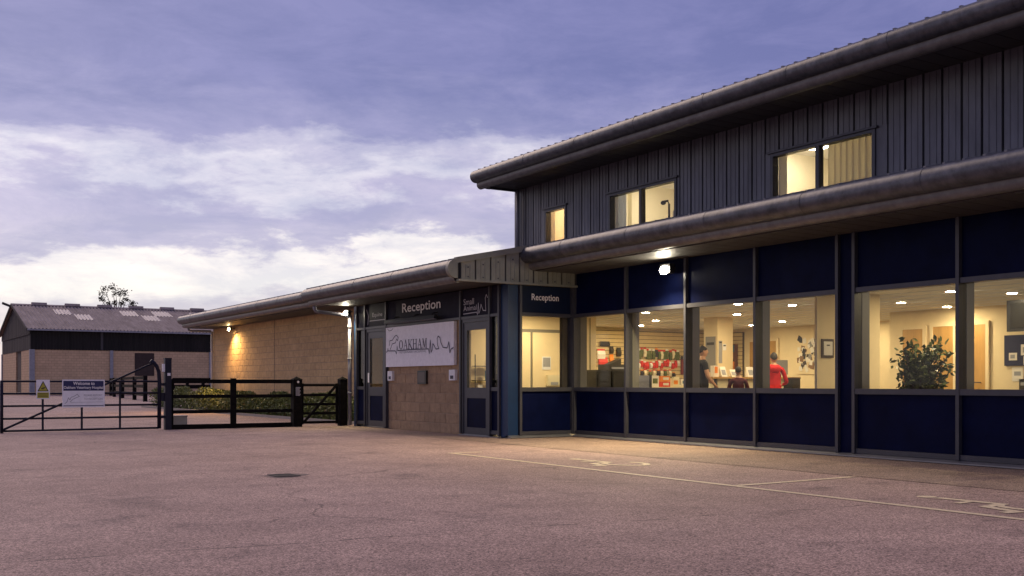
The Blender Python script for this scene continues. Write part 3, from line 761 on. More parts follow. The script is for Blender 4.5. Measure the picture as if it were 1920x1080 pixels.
# --- rainwater pipes
pp_ = G().tube([(AE - .075, 23.30, 2.62), (AE - .075, 23.30, .02)], .045, 12).build('downpipe', PVC, B, smooth=True)
for z in (.75, 1.55, 2.3): G().tube([(AE - .075, 23.30, z), (AE - .075, 23.30, z + .05)], .056, 12).build('pipe_collar', PVC, pp_, smooth=True)
G().tube([(9.12, 23.10, 2.80), (9.12, 23.10, 2.70), (9.16, 23.12, 2.655), (9.25, 23.13, 2.64), (9.95, 23.27, 2.60), (AE - .09, 23.29, 2.58), (AE - .075, 23.30, 2.52)], .042, 10).build('swan_neck', PVC, B, smooth=True)
pw = G().tube([(AM - .07, 39.38, 2.92), (AM - .07, 39.38, .02)], .045, 10).build('downpipe', PVCW, B, smooth=True)
G().tube([(10.70, 39.5, 3.03), (10.70, 39.5, 2.97), (10.80, 39.5, 2.93), (AM - .12, 39.4, 2.93), (AM - .07, 39.38, 2.88)], .04, 8).build('swan_neck', PVC, B, smooth=True)

# ------------------------------------------------------------------ floodlights
def floodlight(loc, watts, colr, lensm, label, size=1.0, wall_dx=.2, aim=(-.45, 0, -.9)):
    x, y, z = loc
    t = thing('floodlight', (x, y, z), label, 'lamp', 'lit outside lamps')
    s = size
    G().box(x - .02 * s, x + .07 * s, y - .11 * s, y + .11 * s, z - .055 * s, z + .075 * s).build('housing', BLACK, t)
    G().tube([(x + .07 * s, y, z + .03), (x + wall_dx, y, z + .03)], .018, 8).build('bracket', BLACK, t)
    G().sphere((x - .03 * s, y, z - .01 * s), (.035 * s, .085 * s, .060 * s), 16, 10).build('lens', lensm, t, smooth=True)
    ld = bpy.data.lights.new('lamp_light', 'SPOT'); ld.energy = watts; ld.color = colr; ld.shadow_soft_size = .05
    ld.spot_size = R(158); ld.spot_blend = .9
    lo = bpy.data.objects.new('lamp_light', ld); link(lo, t); lo.location = (x - .10 * s, y, z - .03)
    lo.rotation_euler = Vector(aim).to_track_quat('-Z', 'Y').to_euler()
floodlight((11.36, 13.43, 2.86), 800, (1.0, .80, .48), FLOOD_E, 'bright white floodlight under the main eave above the shop windows', 1.15)
floodlight((9.97, 23.24, 2.655), 850, (1.0, .84, .48), FLOOD_E, 'bright lamp at the far porch corner above the downpipe', .9, .14, (-.1, .35, -.9))
floodlight((11.40, 36.84, 2.90), 420, (1.0, .58, .22), FLOOD_O, 'small orange lamp high on the buff block wing wall', .9, .2, (-.2, -.25, -.9))

# ------------------------------------------------------------------ practice sign board on the porch wall
t = thing('sign_board', (AE - .03, 19.85, 1.36), 'large white board reading OAKHAM with animal line logo, on the block wall', 'sign')
G().box(AE - .045, AE + .02, 18.30, 21.39, 1.36, 2.222).build('board', WHITE, t)
FB = Face((AE - .045, 21.39, 1.36), (0, -1, 0), (-1, 0, 0))
W_, H_ = 3.09, .862
def cp_(x, y):   # crop reading -> board metres
    u = (x - 70) / 1135; top = 140 - 110 * u; bot = 790 - 40 * u
    return u * W_, (bot - y) / (bot - top) * H_
g = G()
ribbon(g, FB, [cp_(*p) for p in ((80, 545), (105, 520), (110, 480), (117, 522), (245, 520), (268, 570), (280, 440), (290, 515), (550, 496), (815, 485), (828, 560), (845, 340), (858, 540), (875, 500), (886, 400), (905, 425), (935, 488), (980, 482), (962, 420), (955, 310), (970, 275), (1000, 300), (1010, 370), (1045, 460), (1110, 470), (1135, 370), (1150, 550), (1168, 490), (1205, 465))], .020, .003)
g.build('pulse_line', INK, t); g = G()
ribbon(g, FB, [cp_(*p) for p in ((150, 505), (190, 405), (250, 385), (268, 322), (288, 352), (300, 300), (270, 260), (240, 275), (190, 345), (145, 355), (140, 432))], .018, .003)
g.build('logo_line_art', INK, t); g = G()
ribbon(g, FB, [cp_(*p) for p in ((105, 160), (130, 190), (175, 180), (205, 150))], .012, .003)
g.build('scuff_mark', INK, t)
# serif capitals O A K H A M, built stroke by stroke on a unit grid
g = G()
def glyph(ch, x0, x1):
    z0, z1 = .372, .560
    y0f = lambda u: (x0 + (x1 - x0) * u)
    P = lambda u, v: (y0f(u), z0 + (z1 - z0) * v)
    thick, thin, sf = .034, .012, .010
    def st(a, b, w): ribbon(g, FB, [P(*a), P(*b)], w, .0035)
    def serif(u, v, hw=.17): ribbon(g, FB, [P(u - hw, v), P(u + hw, v)], sf, .0035)
    if ch == 'O':
        n = 22
        for i in range(n):
            a0, a1 = 2 * math.pi * i / n, 2 * math.pi * (i + 1) / n
            q = [P(.5 + .46 * math.cos(a0), .5 + .53 * math.sin(a0)), P(.5 + .46 * math.cos(a1), .5 + .53 * math.sin(a1)), P(.5 + .27 * math.cos(a1), .5 + .46 * math.sin(a1)), P(.5 + .27 * math.cos(a0), .5 + .46 * math.sin(a0))]
            g.add([FB.p(u, v, .0035) for u, v in q], [(0, 1, 2, 3)])
    if ch == 'A':
        st((.14, 0), (.48, 1), thin); st((.84, 0), (.50, 1), thick); st((.27, .36), (.70, .36), thin); serif(.14, .0); serif(.84, .0)
    if ch == 'K':
        st((.2, 0), (.2, 1), thick); st((.22, .38), (.80, 1), thin); st((.40, .56), (.84, 0), thick); serif(.2, 0); serif(.2, 1); serif(.8, 1); serif(.86, 0)
    if ch == 'H':
        st((.2, 0), (.2, 1), thick); st((.8, 0), (.8, 1), thick); st((.2, .52), (.8, .52), thin)
        for u in (.2, .8): serif(u, 0); serif(u, 1)
    if ch == 'M':
        st((.16, 0), (.18, 1), thin); st((.18, 1), (.5, .08), thick); st((.5, .08), (.82, 1), thin); st((.84, 1), (.86, 0), thick)
        serif(.16, 0, .12); serif(.86, 0, .12); serif(.14, 1, .1); serif(.88, 1, .1)
for i, ch in enumerate('OAKHAM'):
    a = .655 + i * .218; glyph(ch, a, a + .205)
g.build('lettering', INK, t)
text_mesh('VETERINARY HOSPITAL', FB, .68, 1.93, .282, .330, .003, 'lettering', GREYI, t, thick=.001)
# linear sign light above the board
t = thing('sign_light', (AE - .15, 20.0, 2.33), 'black trough light on arms over the white practice board', 'lamp')
G().prism_y([(AE - .20, 2.30), (AE - .12, 2.28), (AE - .09, 2.33), (AE - .12, 2.38), (AE - .18, 2.375)], 18.85, 21.18).build('trough', BLACK, t)
for yy in (19.1, 19.9, 20.85): G().tube([(AE - .13, yy, 2.37), (AE - .10, yy - .05, 2.42), (AE - .02, yy - .1, 2.43)], .014, 6).build('arm', BLACK, t)
# entry devices
for (y0, y1, label) in ((21.12, 21.34, 'white door entry unit below the board by the left door'), (18.29, 18.53, 'white door entry unit below the board by the right door')):
    t = thing('entry_unit', (AE, (y0 + y1) / 2, 1.06), label, 'intercom')
    G().box(AE - .03, AE + .03, y0, y1, 1.06, 1.27).build('housing', WHITEP, t)
    G().box(AE - .036, AE - .0305, y0 + .06, y1 - .06, 1.09, 1.155).build('keypad', INK, t)
t = thing('letter_plate', (AE, 19.73, .99), 'dark framed notice plate on the block wall below the white board', 'plate')
G().box(AE - .02, AE + .03, 19.54, 19.92, .985, 1.265).build('frame', BLACK, t)
G().box(AE - .024, AE - .0205, 19.58, 19.88, 1.02, 1.23).build('plate', mat('brown_grey_plate', (.10, .08, .065), .5), t)

# ------------------------------------------------------------------ gate, post and fences
SG = 23.5
t = thing('field_gate', (4.2, SG, 0), 'navy tubular field gate with raised curved hanging stile, closed across the entrance', 'gate')
for z in (.045, .29, .545, .795, 1.043): G().tube([(2.66, SG, z), (5.72, SG, z)], .022, 8).build('rail', STEELN, t, smooth=True)
for x, z1 in ((3.42, .80), (4.17, .80), (4.93, 1.043)): G().box(x - .02, x + .02, SG - .012, SG + .012, .045, z1).build('upright', STEELN, t)
G().tube([(2.66, SG, .0), (2.66, SG, 1.06)], .032, 10).build('stile', STEELN, t, smooth=True)
G().tube([(5.74, SG, .03), (5.745, SG, 1.05), (5.73, SG, 1.25), (5.69, SG, 1.36), (5.63, SG, 1.44), (5.56, SG, 1.49)], .042, 10).build('curved_stile', STEELN, t, smooth=True)
G().tube([(2.68, SG - .03, .07), (5.60, SG - .03, 1.43)], .022, 8).build('brace', STEELN, t, smooth=True)
t = thing('gate_post', (5.92, SG, 0), 'tall square navy gate post with white intercom on its side', 'post')
G().box(5.85, 5.985, SG - .07, SG + .07, 0, 1.52).box(5.845, 5.99, SG - .075, SG + .075, 1.521, 1.55).build('shaft', STEELN, t)
G().box(5.80, 5.848, SG - .06, SG + .02, 1.25, 1.42).build('intercom', WHITEP, t)
G().box(5.895, 5.96, SG - .078, SG - .071, 1.165, 1.225).build('label_plate', WHITEP, t)
for z in (.25, .95): G().box(5.77, 5.85, SG - .03, SG + .03, z, z + .06).build('hinge', STEELN, t)
G().box(5.77, 5.849, SG - .04, SG + .05, .62, .80).build('lock_box', STEELN, t)
# signs on the gate
fs = Face((3.29, SG - .062, .683), (1, 0, 0), (0, -1, 0))
t = thing('warning_sign', (3.415, SG - .03, .68), 'yellow triangle warning sign on white plate hung on the gate', 'sign')
g = G(); rect(g, fs, 0, .255, 0, .392, 0, .004); g.build('plate', WHITE, t)
g = G(); g.add([fs.p(u, v, .006) for u, v in ((.02, .155), (.235, .155), (.1275, .37))], [(0, 1, 2)]); g.build('triangle_border', BLACK, t)
g = G(); g.add([fs.p(u, v, .0075) for u, v in ((.045, .17), (.21, .17), (.1275, .335))], [(0, 1, 2)]); rect(g, fs, .018, .237, .02, .135, .006); g.build('yellow_field', YEL, t)
g = G(); g.add([fs.p(u, v, .009) for u, v in ((.085, .20), (.13, .195), (.165, .225), (.175, .245), (.14, .24), (.10, .225))], [(0, 1, 2, 3, 4, 5)])
for k in range(3): rect(g, fs, .03, .225, .105 - k * .03, .117 - k * .03, .0075)
g.build('print', mat('olive_ink', (.10, .085, .02), .6), t)
fs = Face((3.78, SG - .062, .505), (1, 0, 0), (0, -1, 0))
t = thing('welcome_sign', (4.2, SG - .03, .5), 'wide white welcome sign with navy heading hung on the gate', 'sign')
g = G(); rect(g, fs, 0, .83, 0, .575, 0, .004); g.build('plate', WHITE, t)
g = G(); rect(g, fs, .022, .808, .345, .548, .006); rect(g, fs, .022, .808, .025, .042, .006); g.build('heading_band', NAVYS, t)
text_mesh('Welcome to', fs, .21, .63, .462, .53, .008, 'lettering', LETTER, t, bold=.025, thick=.001)
text_mesh('Oakham Veterinary Hospital', fs, .03, .80, .365, .44, .008, 'lettering', LETTER, t, bold=.02, thick=.001)
text_mesh('PLEASE REPORT', fs, .42, .785, .228, .268, .006, 'lettering', GREYI, t, thick=.001)
text_mesh('TO RECEPTION', fs, .42, .785, .155, .195, .006, 'lettering', GREYI, t, thick=.001)
g = G(); ribbon(g, fs, [(.05, .08), (.09, .11), (.12, .20), (.15, .155), (.17, .21), (.22, .225), (.29, .27), (.33, .225), (.27, .20), (.20, .165), (.15, .11)], .010, .006); g.build('logo_line_art', GREYI, t); g = G(); ribbon(g, fs, [(.17, .105), (.80, .11)], .006, .006); g.build('rule', GREYI, t)

def post_rail(name, label, x0, x1, y, posts, rails, rail_h, parent_group=None):
    pass
t = thing('post_and_rail_fence', (7.4, SG, 0), 'black three rail timber fence with kick board beside the gate', 'fence')
for z, h in ((1.045, .085), (.715, .075), (.380, .075)):
    G().box(5.99, 8.72, SG - .02, SG + .03, z - h / 2, z + h / 2).build('rail', DARKW, t)
G().box(5.99, 8.72, SG - .015, SG + .035, .0, .105).build('kick_board', DARKW, t)
G().box(7.28, 7.41, SG - .06, SG - .021, .0, 1.115).build('post', DARKW, t)
G().box(5.992, 6.05, SG + .032, SG + .10, .0, 1.08).build('post', DARKW, t)
def pointed_post(x0, x1, ztop, parent, d=.10):
    xm = (x0 + x1) / 2
    g = G().box(x0, x1, SG - d, SG + d, 0, ztop - .07)
    g.add([(x0 - .01, SG - d - .01, ztop - .07), (x1 + .01, SG - d - .01, ztop - .07), (x1 + .01, SG + d + .01, ztop - .07), (x0 - .01, SG + d + .01, ztop - .07), (xm, SG, ztop)], [(0, 1, 4), (1, 2, 4), (2, 3, 4), (3, 0, 4), (3, 2, 1, 0)])
    return g.build('shaft', DARKW, parent)
t = thing('wicket_post', (8.83, SG, 0), 'thick black pointed post with white notice between fence and wicket gate', 'post')
pointed_post(8.73, 8.94, 1.16, t)
fs = Face((8.73, SG - .102, .70), (1, 0, 0), (0, -1, 0))
g = G()
for k in range(8): rect(g, fs, .05, .165 - (k % 3) * .012, .20 - k * .026, .214 - k * .026, 0, .002)
g.build('notice_print', LETTERG, t)
g = G(); g.add([fs.p(.108 + .028 * math.cos(R(30 * i)), .335 + .028 * math.sin(R(30 * i)), .003) for i in range(12)], [tuple(range(12))]); g.build('disc', LETTER, t)
t = thing('wicket_post', (9.98, SG, 0), 'black pointed gate post next to the grey downpipe', 'post')
pointed_post(9.885, 10.065, 1.165, t, .09)
t = thing('wicket_gate', (9.4, SG, 0), 'small black timber wicket gate with diagonal brace between two pointed posts', 'gate')
for z in (.96, .73, .515, .305, .095): G().box(8.96, 9.87, SG - .015, SG + .015, z - .03, z + .03).build('rail', DARKW, t)
G().obox((9.0, SG - .03, .10), (9.80, SG - .03, .95), .025, .06).build('brace', DARKW, t)
for x in (8.985, 9.845): G().box(x - .03, x + .03, SG + .016, SG + .05, .05, 1.0).build('stile', DARKW, t)
# electricity box behind the fence
t = thing('cabinet', (6.2, 23.9, 0), 'low pale grey service box behind the gate post', 'box')
G().box(6.08, 6.42, 23.8, 24.05, 0, .27).build('case', mat('pale_box', (.36, .34, .31), .6, var=.1), t); G().box(6.07, 6.43, 23.79, 24.06, .271, .29).build('lid', MATS['pale_box'], t)
# paddock fences farther off
def far_fence(label, pts, h, rails, pw=.14):
    t = thing('paddock_fence', (pts[0][0], pts[0][1], 0), label, 'fence')
    for (x, y) in pts: G().box(x - pw / 2, x + pw / 2, y - pw / 2, y + pw / 2, 0, h).build('post', DARKW, t)
    for (p, q) in zip(pts[:-1], pts[1:]):
        for z in rails: G().obox((*p, z), (*q, z), .06, .17).build('rail', DARKW, t)
far_fence('dark timber paddock fence running away towards the barn', [(14.0, 60.4), (14.9, 67), (15.9, 75), (17.0, 83), (18.3, 90.6)], 1.42, (.38, .84, 1.32), .2)
far_fence('dark low timber rails beyond the hedge at the end of the wing', [(12.3, 48), (12.95, 48.0), (13.65, 48), (15.2, 48)], 1.2, (.55, .85, 1.16), .12)

# ------------------------------------------------------------------ planting bed
def leaf_cloud(g, n, sampler, size, flat=.5):
    for _ in range(n):
        p = Vector(sampler()); s = size * random.uniform(.6, 1.4)
        d = Vector((random.gauss(0, 1), random.gauss(0, 1), random.gauss(.4, .8))).normalized()
        u = d.cross(Vector((random.gauss(0, 1), random.gauss(0, 1), random.gauss(0, 1)))).normalized(); v = d.cross(u)
        g.add([p - u * s, p + v * s * flat, p + u * s, p - v * s * flat], [(0, 1, 2, 3)])
t = thing('hedge', (11.0, 31, 0), 'low uneven hedge of mixed shrubs along the foot of the wing wall', 'hedge')
g = G()
def hs():
    while True:
        y = random.uniform(24.2, 45.5); x = 11.02 + random.gauss(0, .22)
        hh = .58 + .10 * math.sin(y * 1.7) + .08 * math.sin(y * 4.1 + 1) + (.12 if y > 35 else 0) + (.06 if y < 28 else 0)
        z = hh * (1 - random.random() ** 2.2 * .95)
        if abs(x - 11.02) < .42 * math.sqrt(max(.05, 1 - (z / hh) ** 3 * .7)): return (x, y, z)
leaf_cloud(g, 21000, hs, .045)
g.build('foliage', LEAF, t)
g = G()
for i in range(85):
    y = 24.4 + i * .245; x = 11.0 + random.uniform(-.15, .15)
    g.tube([(x, y, 0), (x + random.uniform(-.1, .1), y + random.uniform(-.1, .1), .35)], [.014, .007], 5)
tag(g.build('stems', BARK, t), kind='stuff')
g = G().box(10.50, 10.58, 23.6, 46.0, 0, .07)
tag(g.build('kerb', mat('kerb_concrete', (.30, .27, .23), .9, var=.15, vscale=8)), 'low concrete edging of the hedge bed', kind='structure')
g = G().box(10.58, AM - .002, 23.6, 46.0, 0, .03)
tag(g.build('soil_bed', mat('soil', (.035, .026, .018), .95, var=.3, vscale=8)), 'dark soil bed under the hedge', kind='structure')

# ------------------------------------------------------------------ barn
BX0, BX1, BY0, BY1, BR = 13.3, 37.0, 97.8, 116.8, 107.3
EZ, RZ = 5.62, 8.25
BAR = thing('barn', (BX0, BY0, 0), 'big barn with corrugated grey roof, black boarding over buff blocks', 'barn')
BARNB = mat('barn_blockwork', (0.64, 0.45, 0.28), 0.95, var=0.1, vscale=1.2, bump=.2, bscale=8)
def brick_tex(m, sc):
    nt = m.node_tree; b = nt.nodes['Principled BSDF']
    src = b.inputs['Base Color'].links[0].from_socket
    geo = nt.nodes.new('ShaderNodeNewGeometry'); sp = nt.nodes.new('ShaderNodeSeparateXYZ'); nt.links.new(geo.outputs['Position'], sp.inputs[0])
    ad = nt.nodes.new('ShaderNodeMath'); ad.operation = 'ADD'; nt.links.new(sp.outputs[0], ad.inputs[0]); nt.links.new(sp.outputs[1], ad.inputs[1])
    cb = nt.nodes.new('ShaderNodeCombineXYZ'); nt.links.new(ad.outputs[0], cb.inputs[0]); nt.links.new(sp.outputs[2], cb.inputs[1])
    bk = nt.nodes.new('ShaderNodeTexBrick'); nt.links.new(cb.outputs[0], bk.inputs['Vector'])
    bk.inputs['Scale'].default_value = 1.0; bk.inputs['Brick Width'].default_value = sc; bk.inputs['Row Height'].default_value = sc / 2; bk.inputs['Mortar Size'].default_value = .02
    bk.inputs['Color1'].default_value = (1, 1, 1, 1); bk.inputs['Color2'].default_value = (.88, .88, .88, 1); bk.inputs['Mortar'].default_value = (.72, .70, .68, 1)
    mx = nt.nodes.new('ShaderNodeMix'); mx.data_type = 'RGBA'; mx.blend_type = 'MULTIPLY'; mx.inputs['Factor'].default_value = 1
    nt.links.new(src, mx.inputs[6]); nt.links.new(bk.outputs['Color'], mx.inputs[7]); nt.links.new(mx.outputs[2], b.inputs['Base Color'])
brick_tex(BARNB, .45)
bw = G()
bw.box(BX0, 21.76, BY0, BY0 + .25, 0, 3.9).box(23.46, BX1, BY0, BY0 + .25, 0, 3.9).box(21.76, 23.46, BY0, BY0 + .25, 0, 1.66).box(21.76, 23.46, BY0, BY0 + .25, 3.7, 3.9)
bw.box(BX0, BX0 + .25, BY0 + .25, 103.5, 0, 3.9).box(BX0, BX0 + .25, 107.0, BY1, 0, 3.9)
bw.box(BX1 - .25, BX1, BY0 + .25, BY1, 0, 6).box(BX0, BX1, BY1, BY1 + .25, 0, 6)
bw.build('wall', BARNB, BAR)
BOARD = mat('black_boarding', (.009, .007, .007), .85, var=.5, vscale=1.5, stretch=(1, 1, .2), rnd=.5)
BOARDG = mat('dark_grey_boarding', (.032, .026, .028), .85, var=.4, vscale=1.5, stretch=(1, 1, .2), rnd=.35)  # gable boards and trim, paler than the side boards
bd = G()
x = BX0
while x < BX1: bd.box(x + .012, x + .238, BY0 - .03, BY0 + random.uniform(-.005, .005), 3.86, 5.58); x += .25
tag(bd.build('side_boarding', BOARD, BAR), kind='stuff')
G().box(BX0, BX1, BY0 + .02, BY0 + .1, 3.9, 5.6).build('board_backing', BLACK, BAR)
bd = G(); y = BY0
def roof_z(y): return EZ + .02 + (min(y, 2 * BR - y) - BY0) * (RZ - EZ) / (BR - BY0)
while y < BY1 - .1:
    zt_ = roof_z(y + .12) - .08; xo = BX0 - .03 + random.uniform(-.006, .006)
    bd.box(xo, BX0 + .02, y + .012, y + .238, 3.86, min(5.2, zt_))
    if zt_ > 5.3: bd.box(xo - .06, BX0 - .01, y + .012, y + .238, 5.15, zt_)
    y += .25
tag(bd.build('gable_boarding', BOARDG, BAR), kind='stuff')
G().prism_x([(BY0 + .1, 3.9), (BY1 - .1, 3.9), (BY1 - .1, 5.55), (BR, RZ - .2), (BY0 + .1, 5.55)], BX0 + .03, BX0 + .08).build('gable_backing', BLACK, BAR)
GALV = mat('galvanised_post', (.27, .27, .31), .5, .3, var=.15)
G().box(BX0 - .10, BX0 + .30, BY0 - .12, BY0 + .22, 0, 3.88).build('steel_post', GALV, BAR)
for x in (19.8, 28.5): G().box(x - .14, x + .14, BY0 - .10, BY0 - .002, 0, 3.88).build('steel_post', GALV, BAR)
G().box(BX0 - .10, BX0 + .25, BY1 - .2, BY1 + .1, 0, 3.88).build('steel_post', GALV, BAR)
G().box(19.0 - .1, 19.0 + .1, BY0 - .05, BY0 - .031, 3.9, 5.55).build('steel_post', mat('dark_post', (.05, .045, .05), .7), BAR)
G().box(21.78, 23.44, BY0 + .04, BY0 + .09, 1.68, 3.68).build('shutter', mat('brown_shutter', (.045, .028, .024), .8, var=.2), BAR)
G().box(BX0 + .12, BX0 + .16, 103.5, 107.0, 0, 3.9).build('gable_door', mat('brown_door', (.075, .055, .045), .8, var=.2), BAR)
CORR = mat('fibre_cement_roof', (.24, .195, .175), .9, color2=(.42, .35, .315), vscale=1.6, stretch=(1, .35, .35))
LITE = mat('rooflight_sheet', (.62, .56, .50), .6, var=.1)
def corrugated(x0, x1, ya, za, yb, zb_, wl_, amp, dz=0.0):
    g = G(); n = int((x1 - x0) / wl_ * 4); vs = []
    for i in range(n + 1):
        x = x0 + (x1 - x0) * i / n; h = amp * math.sin(2 * math.pi * x / wl_) + dz
        vs += [(x, ya, za + h), (x, yb, zb_ + h)]
    g.add(vs, [(2 * i, 2 * i + 2, 2 * i + 3, 2 * i + 1) for i in range(n)]); return g
sl = (RZ - EZ) / (BR - 97.4)
rf = corrugated(BX0 - .35, BX1 + .3, 97.35, EZ, BR, RZ, .30, .05).build('roof', CORR, BAR)
corrugated(BX0 - .35, BX1 + .3, 2 * BR - 97.35, EZ, BR, RZ, .30, .05).build('roof_slope', CORR, BAR)
for (xa, xb, ya, yb) in ((16.2, 17.6, 103.45, 105.55), (17.7, 19.05, 101.4, 103.6), (22.1, 23.55, 103.7, 105.85), (23.7, 25.15, 101.85, 104.0), (25.1, 26.7, 103.95, 106.1), (28.6, 30.0, 103.9, 106.0)):
    corrugated(xa, xb, ya, EZ + (ya - 97.4) * sl, yb, EZ + (yb - 97.4) * sl, .30, .05, .03).build('rooflight', LITE, rf)
G().prism_x([(BR - .35, RZ - .05), (BR, RZ + .10), (BR + .35, RZ - .05)], BX0 - .35, BX1 + .3).build('ridge_cap', CORR, rf)
for x in (15.3, 18.2, 21.1, 24.0, 26.95, 29.9, 32.9): G().prism_x([(BR - .3, RZ + .02), (BR - .2, RZ + .26), (BR + .2, RZ + .26), (BR + .3, RZ + .02)], x - .65, x + .65).build('ridge_vent', CORR, rf)
G().box(BX0 - .35, BX1 + .3, 97.20, 97.34, EZ - .16, EZ - .02).build('gutter', GALV, rf)
for s_ in (-1, 1):
    G().obox((BX0 - .38, BR + s_ * (BR - 97.3), EZ - .08), (BX0 - .38, BR + s_ * .02, RZ - .02), .05, .22).build('bargeboard', BOARDG, rf)
G().obox((BX0 - .36, BR + .4, RZ - .15), (BX0 - .95, BR + 1.3, RZ + .18), .06, .22).build('finial', BOARDG, rf)

# far shed past the barn
t = thing('far_shed', (9, 154, 0), 'distant pale grey shed just past the left end of the barn', 'shed')
G().box(-6, 16.8, 154, 162, 0, 6.2).build('wall', mat('pale_render', (.35, .32, .32), .9, var=.1), t)
G().prism_x([(153.5, 6.2), (162.5, 6.2), (158, 8.8)], -6.5, 17.2).build('roof', mat('pale_slate', (.20, .19, .21), .8, var=.1), t)

# tree showing over the barn ridge
t = thing('tree', (28.1, 135.8, 0), 'sparse dark tree top showing above the barn ridge', 'tree')
tx, ty = 28.1, 135.8
g = G(); g.tube([(tx, ty, 0), (tx + .1, ty, 4), (tx - .1, ty, 8), (tx + .05, ty, 10.2)], [.32, .24, .16, .08], 8)
tips = []
for (dx, dz, bx, bz) in ((-1.6, 11.8, -.5, 9.6), (-1.3, 12.4, -.3, 9.8), (-.6, 12.5, -.1, 10.0), (-.15, 12.0, .0, 10.0), (.45, 12.1, .1, 9.8), (.95, 12.0, .2, 9.8), (1.15, 11.3, .3, 9.4), (1.7, 10.8, .4, 9.1), (1.95, 10.6, .5, 8.9), (-1.0, 10.7, -.2, 9.0), (.5, 10.7, .2, 9.0), (-1.9, 11.2, -.4, 9.2), (-.1, 10.8, 0, 9)):
    yy = random.uniform(-.8, .8)
    g.tube([(tx + bx * .3, ty, bz - 1.2), (tx + (dx + bx) / 2, ty + yy * .5, (dz + bz) / 2 - .2), (tx + dx, ty + yy, dz)], [.08, .045, .015], 5)
    tips.append((tx + dx, ty + yy, dz))
g.build('trunk', BARK, t, smooth=True)
g = G()
def tl():
    c = random.choice(tips); big = .62 if c[2] > 11.5 else .42
    return (c[0] + random.gauss(0, big * .45), c[1] + random.gauss(0, big * .6), c[2] + random.gauss(0, big * .38))
leaf_cloud(g, 760, tl, .13)
def tl2():
    a = random.uniform(0, 6.28); return (tx + 2.0 * math.cos(a) * random.random(), ty + 2 * math.sin(a) * random.random(), random.uniform(5.5, 9.2))
leaf_cloud(g, 900, tl2, .16)
g.build('crown', LEAFT, t)

# ------------------------------------------------------------------ inside the shop and waiting room
def pack(me_list, name, label, group, loc, scale=None):
    o = bpy.data.objects.new(name, random.choice(me_list)); COL.objects.link(o); o.location = loc
    if scale: o.scale = scale
    return tag(o, label, 'pack', group)
def pack_mesh(name, w, h, body, head):
    g = G()
    g.add([(-w / 2, -.02, -h), (w / 2, -.02, -h), (w / 2, -.045, -h * .55), (-w / 2, -.045, -h * .55), (-w / 2, -.012, -h * .18), (w / 2, -.012, -h * .18), (-w / 2, .01, -h), (w / 2, .01, -h), (w / 2, .0, -h * .18), (-w / 2, .0, -h * .18)],
          [(0, 1, 2, 3), (3, 2, 5, 4), (1, 7, 8, 5, 2), (6, 0, 3, 4, 9), (7, 6, 9, 8), (6, 7, 1, 0)])
    g.cur = 1; g.box(-w / 2, w / 2, -.012, .0, -h * .18, 0); g.cur = 0
    return g.mesh(name, [body, head])
RED = mat('red_pack', (.62, .035, .02), .45); WHT = mat('white_pack', (.75, .70, .62), .5); GRN = mat('olive_pack', (.10, .12, .035), .5); ORG = mat('orange_pack', (.75, .22, .02), .5)
DRK = mat('dark_pack', (.035, .03, .028), .5); CRM = mat('cream_pack', (.70, .62, .42), .5); BLU = mat('teal_pack', (.05, .12, .17), .5)
rowA = [pack_mesh('pack_a', .085, .27, GRN, RED), pack_mesh('pack_b', .085, .25, CRM, RED), pack_mesh('pack_c', .085, .28, GRN, WHT), pack_mesh('pack_d', .085, .24, DRK, ORG)]
rowB = [pack_mesh('pack_e', .08, .19, RED, WHT), pack_mesh('pack_f', .08, .20, RED, RED), pack_mesh('pack_g', .08, .17, WHT, RED)]
ORD = ['first', 'second', 'third', 'fourth', 'fifth', 'sixth', 'seventh', 'eighth', 'ninth', 'tenth', 'eleventh', 'twelfth', 'thirteenth', 'fourteenth', 'fifteenth', 'sixteenth', 'seventeenth']
def pack_row(row, n, x0, dx, z, sc, seq, what):
    for i in range(n):
        me, cl = row[seq[i % len(seq)]]
        pack([me], 'hanging_pack', '%s pack, %s from left in %s row on slat wall' % (cl, ORD[i], what), '%s row of packs on the slat wall' % what, (x0 + i * dx + random.uniform(-.025, .025), 22.38, z + random.uniform(-.05, .03)), sc)
RA = list(zip(rowA, ('green and red', 'cream and red', 'green and white', 'dark and orange'))); RB = list(zip(rowB, ('red and white', 'plain red', 'white and red')))
pack_row(RA, 17, 17.80, .098, 1.95, None, (1, 0, 2, 0, 1, 0, 2, 2, 3, 0), 'upper')
pack_row(RB, 17, 17.80, .098, 1.63, None, (0, 1, 2, 0, 0, 1, 2), 'middle')
pack_row(RA, 10, 17.95, .14, 1.36, (1, 1, .7), (1, 3, 1, 0), 'bottom')
lead_me = pack_mesh('pack_l', .07, .5, mat('maroon_pack', (.16, .02, .02), .5), DRK)
for i in range(4): pack([lead_me], 'hanging_lead', 'long dark red lead, %s from left at the right end of the slat wall' % ORD[i], 'leads on the slat wall', (19.50 + i * .10, 22.37, 1.75))
for (x, z, w, h, b_, hd, lab) in ((16.86, 2.10, .30, .13, DRK, DRK, 'dark winged toy high on the left slat wall'), (16.74, 1.90, .24, .26, WHT, RED, 'red and white soft toy at the left end of the slat wall'), (16.80, 1.68, .28, .22, RED, RED, 'bright red soft toy below the red and white one'),
                              (17.08, 1.98, .12, .20, DRK, DRK, 'small black harness on the left slat wall'), (17.08, 1.76, .12, .36, ORG, ORG, 'long orange toy on the left slat wall'), (17.32, 1.95, .14, .24, DRK, DRK, 'black collar set right of the orange toy')):
    tag(bpy.data.objects.new('hanging_toy', pack_mesh('toy', w, h, b_, hd)), lab, 'toy', 'toys on the left slat wall')
    o = [q for q in bpy.data.objects if q.name.startswith('hanging_toy') and not q.users_collection][0]; COL.objects.link(o); o.location = (x, 22.38, z)
